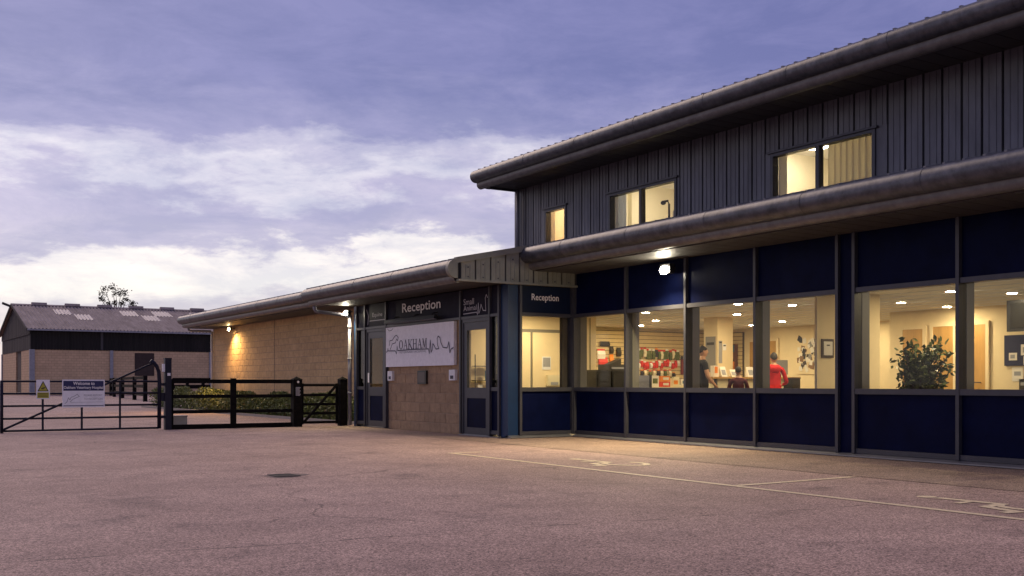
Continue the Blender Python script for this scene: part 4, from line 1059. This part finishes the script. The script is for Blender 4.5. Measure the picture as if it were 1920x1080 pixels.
for i in range(9):
    w_, h_ = random.uniform(.14, .2), random.uniform(.14, .24); m1 = (RED, CRM, ORG, WHT, BLU, RED, GRN, CRM, WHT)[i]; x = 17.2 + i * .26
    t = thing('shelf_box', (x, 22.1, .95), '%s carton, %s from left on the low shelf under the hanging packs' % (('red', 'cream', 'orange', 'white', 'teal', 'deep red', 'olive', 'pale cream', 'plain white')[i], ORD[i]), 'box', 'cartons on the low shelf')
    G().box(x - w_ / 2, x + w_ / 2, 22.03, 22.18, .95, .95 + h_).build('carton', m1, t); G().box(x - w_ * .3, x + w_ * .3, 22.024, 22.0295, .95 + h_ * .25, .95 + h_ * .7).build('front_label', (WHT, RED, WHT, ORG, WHT, CRM, WHT, RED, BLU)[i], t)
t = thing('low_shelf', (18.3, 22.15, 0), 'long low cream shelf at the foot of the slat wall', 'shelf')
G().box(17.0, 19.6, 21.95, 22.40, .90, .949).build('top', CRM, t)
for x in (17.03, 18.3, 19.57): G().box(x - .03, x + .03, 21.98, 22.38, .02, .90).build('upright', CRM, t)
# display table with boxes
t = thing('display_table', (16.1, 19.2, 0), 'low pale display table in front of the slat wall', 'table')
G().box(15.5, 16.75, 18.9, 19.5, .86, .92).build('top', CRM, t)
for x in (15.56, 16.69):
    for y in (18.96, 19.44): G().box(x - .03, x + .03, y - .03, y + .03, .02, .86).build('leg', CRM, t)
for k, (x, z, w, h, m1, m2, lab) in enumerate(((15.80, .92, .22, .26, WHT, GRN, 'white framed card standing on the display table'), (16.12, .92, .26, .12, RED, WHT, 'red and white product box low in the pair on the display table'), (16.12, 1.042, .26, .13, ORG, WHT, 'orange and white product box on top of the pair on the display table'), (16.42, .92, .18, .20, CRM, ORG, 'cream product box at the right of the display table'))):
    t = thing('product_box', (x, 19.1, z), lab, 'box')
    G().box(x - w / 2, x + w / 2, 19.05, 19.15, z, z + h).build('carton', m1, t)
    G().box(x - w * .32, x + w * .32, 19.044, 19.0495, z + h * .3, z + h * .75).build('front_label', m2, t)
# dark cabinets by the first window
for (x0, x1, lab) in ((13.13, 13.50, 'black cabinet by the left pillar behind the first window'), (13.53, 13.93, 'black cabinet nearer the second mullion behind the first window')):
    t = thing('cabinet', ((x0 + x1) / 2, 17.9, 0), lab, 'cabinet')
    G().box(x0, x1, 17.7, 18.2, .02, 1.25).build('carcass', BLACK, t); G().box(x0 + .02, x1 - .02, 17.685, 17.699, .1, 1.2).build('door', BLACK, t); G().box(x0, x1, 17.68, 18.2, 1.251, 1.28).build('top', DRK, t)
t = thing('printer', (13.72, 17.95, 1.28), 'dark grey printer on top of the black cabinet', 'printer')
G().box(13.5, 13.92, 17.75, 18.15, 1.28, 1.40).prism_y([(13.62, 1.401), (13.92, 1.401), (13.92, 1.52)], 17.9, 18.1).build('body', DRK, t); G().box(13.55, 13.87, 17.74, 17.749, 1.30, 1.34).build('tray', GREYI, t)
t = thing('screen', (14.3, 17.6, 0), 'grey screen board standing behind the second window', 'screen')
GP = mat('blue_grey_board', (.20, .20, .24), .6)
G().box(14.12, 14.44, 17.60, 17.64, .5, 1.17).build('panel', GP, t); G().box(14.45, 14.50, 17.59, 17.65, .02, 1.18).build('post', FRAME, t)
for x in (14.13, 14.46): G().box(x, x + .03, 17.5, 17.74, .02, .05).build('foot', FRAME, t)
t = thing('wall_phone', (13.72 + .42, 19.25, 1.1), 'dark wall phone with trailing cable on the white wall end', 'phone')
G().box(14.02, 14.26, 19.24, 19.299, 1.16, 1.26).box(14.05, 14.1, 19.22, 19.239, 1.14, 1.30).build('body', DRK, t)
G().tube([(14.12, 19.28, 2.46), (14.12, 19.28, 1.26)], .008, 5).build('cable', BLACK, t)
G().tube([(14.15, 19.26, 1.16), (14.20, 19.25, .98), (14.13, 19.25, .93), (14.10, 19.26, 1.16)], .008, 5).build('cord', BLACK, t)
# lobby notice and dispenser
t = thing('notice', (12.9, 19.23, 1.4), 'small framed notice with white edge on the lobby inner door', 'notice')
G().box(12.80, 13.02, 19.22, 19.234, 1.30, 1.58).build('frame', WHITEP, t); G().box(12.82, 13.0, 19.214, 19.2195, 1.36, 1.56).build('print', GREYI, t)
t = thing('dispenser', (13.1, 19.2, 1.0), 'cream paper dispenser on the lobby inner door below the notice', 'dispenser')
G().box(12.90, 13.25, 19.16, 19.234, .95, 1.18).build('case', CRM, t); G().box(12.98, 13.17, 19.15, 19.159, .97, 1.03).build('slot', GREYI, t)
t = thing('leaflet_rack', (11.25, 19.2, 0), 'wire leaflet rack seen through the right glazed door', 'rack')
for z in (.75, 1.05, 1.35): G().box(11.05, 11.55, 19.05, 19.25, z, z + .015).build('shelf', FRAME, t)
for x in (11.05, 11.55): G().tube([(x, 19.1, .02), (x, 19.1, 1.6)], .012, 6).build('upright', FRAME, t)
for k, (x, z) in enumerate(((11.12, .765), (11.3, 1.065), (11.45, 1.365), (11.35, .765))):
    G().box(x, x + .12, 19.12, 19.13, z, z + .2).build('leaflet', [WHITEP, BLU, GREYI, CRM][k], t)
# reception counter
t = thing('reception_counter', (16.7, 17.0, 0), 'long reception counter with oak top and pale front behind the people', 'counter')
G().box(15.44, 18.06, 16.74, 17.3, 1.10, 1.14).build('top', WOOD, t)
G().box(15.5, 18.0, 16.86, 17.25, .02, 1.10).build('body', CRM, t)
for x in (15.62, 16.02, 16.5, 17.0, 17.5, 17.95): G().box(x - .025, x + .025, 16.82, 16.859, .02, 1.098).build('upright', FRAME, t)
t = thing('sample_stand', (15.75, 17.0, 1.14), 'orange and white sample stand at the left end of the counter', 'stand')
G().box(15.66, 15.80, 16.95, 17.05, 1.14, 1.38).build('card', WHT, t); G().box(15.69, 15.77, 16.944, 16.949, 1.22, 1.36).build('picture', ORG, t)
for (x, w, h, lab) in ((15.95, .16, .22, 'white leaflet holder on the counter left of the pillar'), (16.25, .18, .16, 'small card on the counter before the pillar'), (16.75, .20, .22, 'pale leaflet holder on the counter right of the pillar')):
    t = thing('leaflet_holder', (x, 16.95, 1.14), lab, 'holder')
    G().add([(x - w / 2, 16.92, 1.14), (x + w / 2, 16.92, 1.14), (x + w / 2, 17.0, 1.14 + h), (x - w / 2, 17.0, 1.14 + h), (x - w / 2, 17.02, 1.14), (x + w / 2, 17.02, 1.14)], [(0, 1, 2, 3), (3, 2, 5, 4), (0, 3, 4), (1, 5, 2)]).build('stand', WHT, t)
    G().add([(x - w * .35, 16.932, 1.18), (x + w * .35, 16.932, 1.18), (x + w * .35, 16.975, 1.14 + h * .7), (x - w * .35, 16.975, 1.14 + h * .7)], [(0, 1, 2, 3)]).build('print', GREYI, t)
t = thing('monitor', (18.0, 16.4, 0), 'pale grey back of a computer screen at the right end of the counter', 'monitor')
G().box(17.52, 17.93, 17.0, 17.05, 1.2, 1.52).build('screen', GREYI, t); G().box(17.7, 17.76, 17.03, 17.09, 1.145, 1.25).build('neck', FRAME, t); G().box(17.6, 17.86, 16.95, 17.15, 1.14, 1.144).build('foot', FRAME, t)
t = thing('bin', (15.6, 14.2, 0), 'black square bin beyond the red top person', 'bin')
G().prism_z([(16.75, 15.75), (16.98, 15.75), (16.98, 16.0), (16.75, 16.0)], .02, 1.10).build('case', BLACK, t); G().box(16.74, 16.99, 15.74, 16.01, 1.101, 1.12).build('lid', DRK, t)
# posters on the counter pillar
for (x0, x1, z0, z1, m1, lab) in ((16.50, 16.60, 1.45, 1.95, GREYI, 'tall grey notice on the pillar behind the counter'), (16.62, 16.72, 1.74, 1.88, WHITEP, 'small white notice on the pillar behind the counter')):
    t = thing('notice', (x0, 17.69, z0), lab, 'notice'); G().box(x0, x1, 17.69, 17.698, z0, z1).build('sheet', m1, t); G().box(x0 + .015, x1 - .015, 17.686, 17.6895, z1 - .05, z1 - .02).build('heading', DRK, t)
t = thing('notice', (16.46, 17.9, 1.5), 'grey poster column on the shaded side of the counter pillar', 'notice')
G().box(16.458, 16.468, 17.76, 18.08, 1.25, 2.05).build('sheet', mat('poster_grey', (.26, .24, .22), .7), t); G().box(16.454, 16.4578, 17.8, 18.04, 1.86, 1.92).build('heading', DRK, t)
# poster stand / colour display in front of the rear slat wall
t = thing('display_poster', (20.65, 21.8, 1.3), 'brown and teal product display on the slat wall behind the pillar', 'display')
G().box(20.62, 20.70, 21.45, 21.92, 1.30, 2.08).build('panel', mat('brown_display', (.13, .05, .025), .5), t)
G().box(20.61, 20.619, 21.5, 21.9, 1.86, 2.05).build('header', BLU, t); G().box(20.61, 20.619, 21.55, 21.75, 1.68, 1.85).build('picture', mat('pink_print', (.6, .22, .15), .6), t)
for k in range(3): G().box(20.56, 20.619, 21.5 + k * .14, 21.6 + k * .14, 1.35, 1.6).build('packet', ORG, t)
# pinboard of photos
t = thing('pin_board', (20.78, 19.05, 1.25), 'pinboard crowded with tilted photographs on the rear wall', 'pinboard')
G().box(20.765, 20.798, 18.55, 19.40, 1.24, 2.26).build('board', WALLW, t)
PH = [mat('photo_dark', (.05, .04, .035), .5), WHT, mat('photo_brown', (.22, .12, .06), .5), mat('photo_grey', (.25, .24, .23), .5), WHT, mat('photo_black', (.02, .02, .025), .5)]
for i in range(64):
    y, z, s_, a = random.uniform(18.62, 19.33), random.uniform(1.34, 2.18), random.uniform(.035, .062), random.uniform(-.5, .5)
    ca, sa = math.cos(a), math.sin(a); x = 20.764 - i * .0003
    G().add([(x, y + (u * ca - v * sa) * s_, z + (u * sa + v * ca) * s_ * 1.2) for u, v in ((1, -1), (-1, -1), (-1, 1), (1, 1))], [(0, 1, 2, 3)]).build('photo', random.choice(PH), t)
t = thing('framed_certificate', (13.33, 11.79, 1.42), 'small dark framed certificate on the near pillar', 'frame')
G().box(13.19, 13.46, 11.775, 11.799, 1.41, 1.71).build('frame', mat('walnut', (.06, .035, .02), .5), t); G().box(13.225, 13.425, 11.77, 11.7745, 1.45, 1.67).build('sheet', WHT, t); G().box(13.29, 13.36, 11.767, 11.7698, 1.60, 1.62).build('print', DRK, t)
# office chair with purple back
PURP = mat('purple_fabric', (.055, .03, .16), .8)
t = thing('office_chair', (15.0, 13.6, 0), 'purple backed swivel chair half hidden by the near pillar', 'chair')
cx, cy = 14.72, 13.35
def rounded(cx, cz, w, h, n=16): return [(cx + w * abs(math.cos(a)) ** .6 * (1 if math.cos(a) > 0 else -1), cz + h * abs(math.sin(a)) ** .6 * (1 if math.sin(a) > 0 else -1)) for a in [2 * math.pi * i / n for i in range(n)]]
G().prism_y(rounded(cx, .86, .22, .24), cy - .30, cy - .24).build('backrest', PURP, t)
G().prism_z(rounded(cx, cy, .24, .23), .44, .51).build('seat', PURP, t)
G().tube([(cx, cy, .10), (cx, cy, .44)], .03, 8).build('column', BLACK, t); G().tube([(cx, cy - .2, .45), (cx, cy - .30, .55), (cx, cy - .31, .80)], .02, 6).build('back_stem', BLACK, t)
for k in range(5):
    a = R(72 * k); G().tube([(cx, cy, .10), (cx + .28 * math.cos(a), cy + .28 * math.sin(a), .07)], [.03, .018], 6).build('spoke', BLACK, t); G().sphere((cx + .28 * math.cos(a), cy + .28 * math.sin(a), .045), .027, 8, 6).build('castor', BLACK, t)
# television and noticeboard in the waiting room
t = thing('television', (16.4, 10.2, 1.85), 'black wall television high at the right edge of the waiting room', 'television')
G().box(16.42, 16.50, 9.70, 10.70, 1.86, 2.38).build('casing', BLACK, t); G().box(16.412, 16.419, 9.77, 10.63, 1.92, 2.33).build('screen', mat('dark_screen', (.010, .010, .010), .15), t)
G().tube([(16.47, 10.2, 2.38), (16.47, 10.2, 2.48)], .03, 8).build('ceiling_mount', FRAME, t)
t = thing('notice_board', (18.48, 11.6, 1.3), 'navy noticeboard with pinned papers under the television', 'noticeboard')
G().box(18.46, 18.498, 10.9, 12.08, 1.33, 1.90).build('board', mat('navy_felt', (.02, .022, .06), .9), t)
for k, (y, z, w, h) in enumerate(((11.92, 1.50, .12, .14), (11.66, 1.62, .16, .2), (11.62, 1.42, .14, .16), (11.36, 1.55, .2, .26), (11.1, 1.6, .14, .2))):
    p = G().box(18.452, 18.4595, y - w / 2 - .04, y + w / 2, z - h / 2, z + h / 2).build('paper', WHT, t); G().box(18.449, 18.4518, y - w / 2, y + w / 4, z - h / 4, z + h / 4).build('picture', GREYI, p)
for k, (y, z, w, h, m1, lab) in enumerate(((11.83, 1.17, .22, .26, WHT, 'white card pinned below the noticeboard, left one'), (11.55, 1.12, .2, .3, DRK, 'dark leaflet below the noticeboard'), (11.72, .98, .16, .2, DRK, 'dark square leaflet lowest below the noticeboard'))):
    t = thing('wall_leaflet', (18.49, y, z), lab, 'leaflet'); G().box(18.488, 18.498, y - w / 2, y + w / 2, z - h / 2, z + h / 2).build('sheet', m1, t); G().box(18.485, 18.4878, y - w * .3, y + w * .3, z - h * .1, z + h * .2).build('print', GREYI, t)
t = thing('waiting_bench', (18.1, 11.4, 0), 'dark waiting room bench under the noticeboard', 'bench')
G().box(17.9, 18.4, 10.2, 12.3, .42, .48).build('seat', DRK, t)
for y in (10.3, 12.2): G().box(17.95, 18.35, y - .03, y + .03, .02, .42).build('leg', FRAME, t)
# fig plant by the window
t = thing('fig_plant', (12.6, 9.55, 0), 'bushy dark green potted fig standing inside the waiting room window', 'plant')
px_, py_ = 12.62, 9.55
G().tube([(px_, py_, .02), (px_, py_, .36)], [.15, .20], 16).build('pot', mat('terracotta', (.25, .10, .05), .8), t, smooth=False)
g = G(); tips = []
for i in range(34):
    a = random.uniform(0, 6.28); rr = random.uniform(.08, .46); hz = random.uniform(.75, 1.60) - rr * .25
    p2 = (px_ + rr * math.cos(a), py_ + rr * math.sin(a), hz)
    g.tube([(px_, py_, .34), (px_ + rr * .35 * math.cos(a), py_ + rr * .35 * math.sin(a), .34 + (hz - .34) * .6), p2], [.014, .010, .005], 5)
    for f in (.55, .7, .85, 1.0): tips.append((px_ + rr * (f ** 1.4) * math.cos(a), py_ + rr * (f ** 1.4) * math.sin(a), .34 + (hz - .34) * (.3 + .7 * f)))
tips.append((px_ - .3, py_ - .38, 1.32))
g.build('stems', BARK, t, smooth=True)
g = G()
def fl():
    c = random.choice(tips); return (c[0] + random.gauss(0, .07), c[1] + random.gauss(0, .07), c[2] + random.gauss(0, .06))
for _ in range(1500):
    p = Vector(fl()); s_ = random.uniform(.024, .042)
    d = Vector((random.gauss(-.4, .8), random.gauss(-.4, .8), random.gauss(.5, .7))).normalized(); u = d.cross(Vector((random.gauss(0, 1), random.gauss(0, 1), random.gauss(0, 1)))).normalized(); v = d.cross(u)
    g.add([p - u * s_ * 1.3, p - u * s_ * .3 + v * s_ * .62 - d * .008, p + u * s_ * .6 + v * s_ * .45, p + u * s_ * 1.5 - d * .02, p + u * s_ * .6 - v * s_ * .45, p - u * s_ * .3 - v * s_ * .62 - d * .008], [(0, 5, 4, 3, 2, 1)])
g.build('foliage', LEAFF, t)
# upstairs desk items
t = thing('picture_frame', (AU + .6, 15.5, 4.25), 'small red framed picture behind the middle upper window', 'picture')
G().obox((AU + .55, 15.42, 4.45), (AU + .62, 15.66, 4.47), .02, .26).build('frame', mat('red_brown_frame', (.30, .07, .03), .6), t); G().box(AU + .50, AU + .8, 15.40, 15.75, 4.0, 4.32).build('desk_stack', WALLT, t)
t = thing('desk_lamp', (AU + .5, 15.95, 4.1), 'small dark bent desk lamp behind the middle upper window', 'lamp')
G().tube([(AU + .45, 15.80, 3.9), (AU + .45, 15.80, 4.45), (AU + .45, 15.84, 4.52), (AU + .45, 15.93, 4.52)], .022, 6).build('stem', DRK, t); G().sphere((AU + .45, 15.97, 4.50), (.05, .06, .045), 8, 6).build('head', DRK, t)

# ------------------------------------------------------------------ people
SKIN = mat('skin', (.46, .24, .14), .55); HAIRD = mat('dark_hair', (.020, .014, .010), .7); SHOE = mat('shoe', (.02, .02, .02), .5)
def person(label, loc, height, facing, shirt, trousers, sleeve_long, arms, hair_m, bald=False, hood=False):
    """one continuous body: skin-modifier skeleton fused with a head, then coloured by the nearest bone; hair is a child"""
    k = height / 1.75
    V, E, Rr, lab = [], [], [], []
    def v(p, r, parent=None, l='torso'):
        V.append(Vector(p)); Rr.append(r); i = len(V) - 1
        if parent is not None: E.append((parent, i)); lab.append(l)
        return i
    pel = v((0, 0, .95), (.165, .12)); sp1 = v((0, .01, 1.10), (.155, .112), pel); ch = v((0, .0, 1.28), (.175, .120), sp1); uc = v((0, -.01, 1.42), (.12, .085), ch); nk = v((0, .0, 1.50), (.058, .058), uc, 'neck'); hd = v((0, .015, 1.58), (.055, .055), nk, 'neck')
    for s, (el, wr) in zip((-1, 1), arms):
        sh = v((s * .175, -.005, 1.40), (.068, .062), uc, 'sleeve'); ua = v(Vector((s * .175, -.005, 1.40)).lerp(Vector(el), .5), (.056, .052), sh, 'sleeve')
        e_ = v(el, (.045, .045), ua, 'sleeve2'); w_ = v(wr, (.030, .026), e_, 'fore')
        d = (Vector(wr) - Vector(el)).normalized(); side = d.cross(Vector((0, 0, 1)))
        side = side.normalized() if side.length > .2 else Vector((0, 1, 0))
        pm_ = v(Vector(wr) + d * .055, (.038, .018), w_, 'fore')
        for fi in range(4):
            off = side * (fi - 1.5) * .021; L = (.070, .080, .076, .058)[fi]
            b0 = v(Vector(wr) + d * .095 + off, (.0095, .0095), pm_, 'fore'); b1 = v(Vector(wr) + d * (.095 + L * .55) + off + Vector((0, 0, -.008)), (.009, .009), b0, 'fore'); v(Vector(wr) + d * (.095 + L) + off + Vector((0, 0, -.028)), (.008, .008), b1, 'fore')
        t0 = v(Vector(wr) + d * .045 - side * s * .042, (.011, .011), pm_, 'fore'); v(Vector(wr) + d * .085 - side * s * .060, (.009, .009), t0, 'fore')
    for s in (-1, 1):
        hp = v((s * .09, 0, .88), (.100, .100), pel, 'leg'); kn = v((s * .10, .015, .49), (.064, .066), hp, 'leg'); an = v((s * .10, -.02, .10), (.046, .048), kn, 'leg'); he = v((s * .105, .02, .05), (.045, .045), an, 'shoe'); v((s * .12, .15, .035), (.042, .034), he, 'shoe')
    me = bpy.data.meshes.new('body'); me.from_pydata([p * k for p in V], E, [])
    o = bpy.data.objects.new('body', me); COL.objects.link(o)
    mo = o.modifiers.new('skin', 'SKIN'); mo.use_smooth_shade = True
    lay = me.skin_vertices[0]
    for i, r in enumerate(Rr): lay.data[i].radius = (r[0] * k, r[1] * k)
    lay.data[0].use_root = True
    o.modifiers.new('sub', 'SUBSURF').levels = 1
    dg = bpy.context.evaluated_depsgraph_get(); bme = bpy.data.meshes.new_from_object(o.evaluated_get(dg))
    # head pieces joined before the voxel remesh fuses everything
    h = G(); hz = 1.64
    h.sphere((0, .02, hz + .01), (.074, .092, .108), 20, 14); h.sphere((0, .045, hz - .05), (.056, .062, .062), 16, 10)
    h.sphere((0, .112, hz - .008), (.014, .022, .024), 10, 8); h.sphere((0, .095, hz - .055), (.026, .016, .010), 10, 6)
    for s in (-1, 1): h.sphere((s * .074, .005, hz), (.012, .024, .032), 10, 8); h.sphere((s * .03, .096, hz + .022), (.014, .012, .008), 8, 6)
    bm = bmesh.new(); bm.from_mesh(bme)
    base = [bm.verts.new(Vector(p) * k) for p in h.v]
    for f in h.f: bm.faces.new([base[i] for i in f])
    me2 = bpy.data.meshes.new('body'); bm.to_mesh(me2); bm.free()
    o.modifiers.clear(); o.data = me2
    rm = o.modifiers.new('remesh', 'REMESH'); rm.mode = 'VOXEL'; rm.voxel_size = .0085; rm.use_smooth_shade = True
    dg = bpy.context.evaluated_depsgraph_get(); me3 = bpy.data.meshes.new_from_object(o.evaluated_get(dg)); me3.name = 'body'
    o.modifiers.clear(); o.data = me3; me3.materials.clear()
    for m in (SKIN, shirt, trousers, SHOE): me3.materials.append(m)
    segs = [(V[a] * k, V[b_] * k, l) for (a, b_), l in zip(E, lab)]
    idx = []
    for p in me3.polygons:
        c = p.center
        if c.z > 1.475 * k: idx.append(0); continue
        best, bl = 9, 'torso'
        for a, b_, l in segs:
            ab = b_ - a; t_ = max(0, min(1, (c - a).dot(ab) / ab.length_squared)); d = (c - (a + ab * t_)).length - (.10 if l == 'torso' else .0)
            if d < best: best, bl = d, l
        if bl == 'fore': idx.append(0 if not (sleeve_long and c.z > -1 and (min((c - V[E[i][1]] * k).length for i in range(len(E)) if lab[i] == 'fore') > .05)) else 1)
        elif bl == 'sleeve2': idx.append(1 if sleeve_long else (1 if random.random() < .0 else 0))
        elif bl == 'sleeve': idx.append(1)
        elif bl == 'neck': idx.append(0)
        elif bl == 'leg': idx.append(2 if c.z < .90 * k else 1)
        elif bl == 'shoe': idx.append(3)
        else: idx.append(1 if c.z > .88 * k else 2)
    me3.polygons.foreach_set('material_index', idx); me3.polygons.foreach_set('use_smooth', [True] * len(me3.polygons))
    o.name = 'person'; o.location = loc; o.rotation_euler = (0, 0, facing)
    tag(o, label, 'person')
    # hair: a cap over skull and nape
    g = G(); n, m_ = 20, 9; vs = [];
    for j in range(m_ + 1):
        for i in range(n):
            a = 2 * math.pi * i / n; back = (1 - math.sin(a)) / 2
            lim = R(38 + 78 * back) if not bald else R(70 + 45 * back)
            t0 = R(62) * max(0.0, 1 - back * 1.25) if bald else 0.0
            t_ = t0 + (lim - t0) * j / m_
            wv = 1 + random.uniform(-.015, .015)
            vs.append((.081 * wv * math.sin(t_) * math.cos(a) * k, (.012 + .100 * wv * math.sin(t_) * math.sin(a)) * k, (hz + .012 + .118 * wv * math.cos(t_)) * k))
    g.add(vs, [(j * n + i, j * n + (i + 1) % n, (j + 1) * n + (i + 1) % n, (j + 1) * n + i) for j in range(m_) for i in range(n)])
    ho = g.build('hair', hair_m, None, smooth=True); ho.parent = o
    if hood:
        g = G(); vs = []
        for i in range(13):
            a = R(180 + 180 * i / 12); 
            for (rr, zz) in ((.085, 1.50), (.13, 1.47), (.135, 1.40), (.11, 1.34)): vs.append((rr * math.cos(a) * k * 1.1, (.0 + rr * math.sin(a) * 1.15) * k, zz * k))
        g.add(vs, [(i * 4 + j, i * 4 + j + 1, i * 4 + j + 5, i * 4 + j + 4) for i in range(12) for j in range(3)])
        hh = g.build('hood', shirt, None, smooth=True); hh.parent = o
    return o
TBLK = mat('black_cotton', (.012, .012, .013), .85); TRED = mat('red_fleece', (.52, .010, .012), .85); TMAR = mat('maroon_cotton', (.085, .008, .012), .85); JEAN = mat('dark_jeans', (.03, .035, .05), .85)
person('balding person in black short sleeved top leaning towards the counter, in profile', (14.66, 16.2, .02), 1.73, R(-112), TBLK, JEAN, False, (((-.24, .02, 1.13), (-.17, .22, 1.02)), ((.25, .03, 1.12), (.19, .20, .96))), HAIRD, bald=True)
person('short person in dark maroon top seen from behind at the counter', (14.2, 14.7, .02), 1.29, R(-38), TMAR, JEAN, True, (((-.27, .02, 1.12), (-.20, .20, 1.05)), ((.27, .02, 1.12), (.20, .20, 1.05))), HAIRD)
person('person in bright red hooded top seen from behind at the counter', (15.18, 14.75, .02), 1.565, R(-40), TRED, JEAN, True, (((-.27, .04, 1.14), (-.20, .24, 1.08)), ((.28, .04, 1.12), (.20, .24, 1.06))), HAIRD, hood=True)
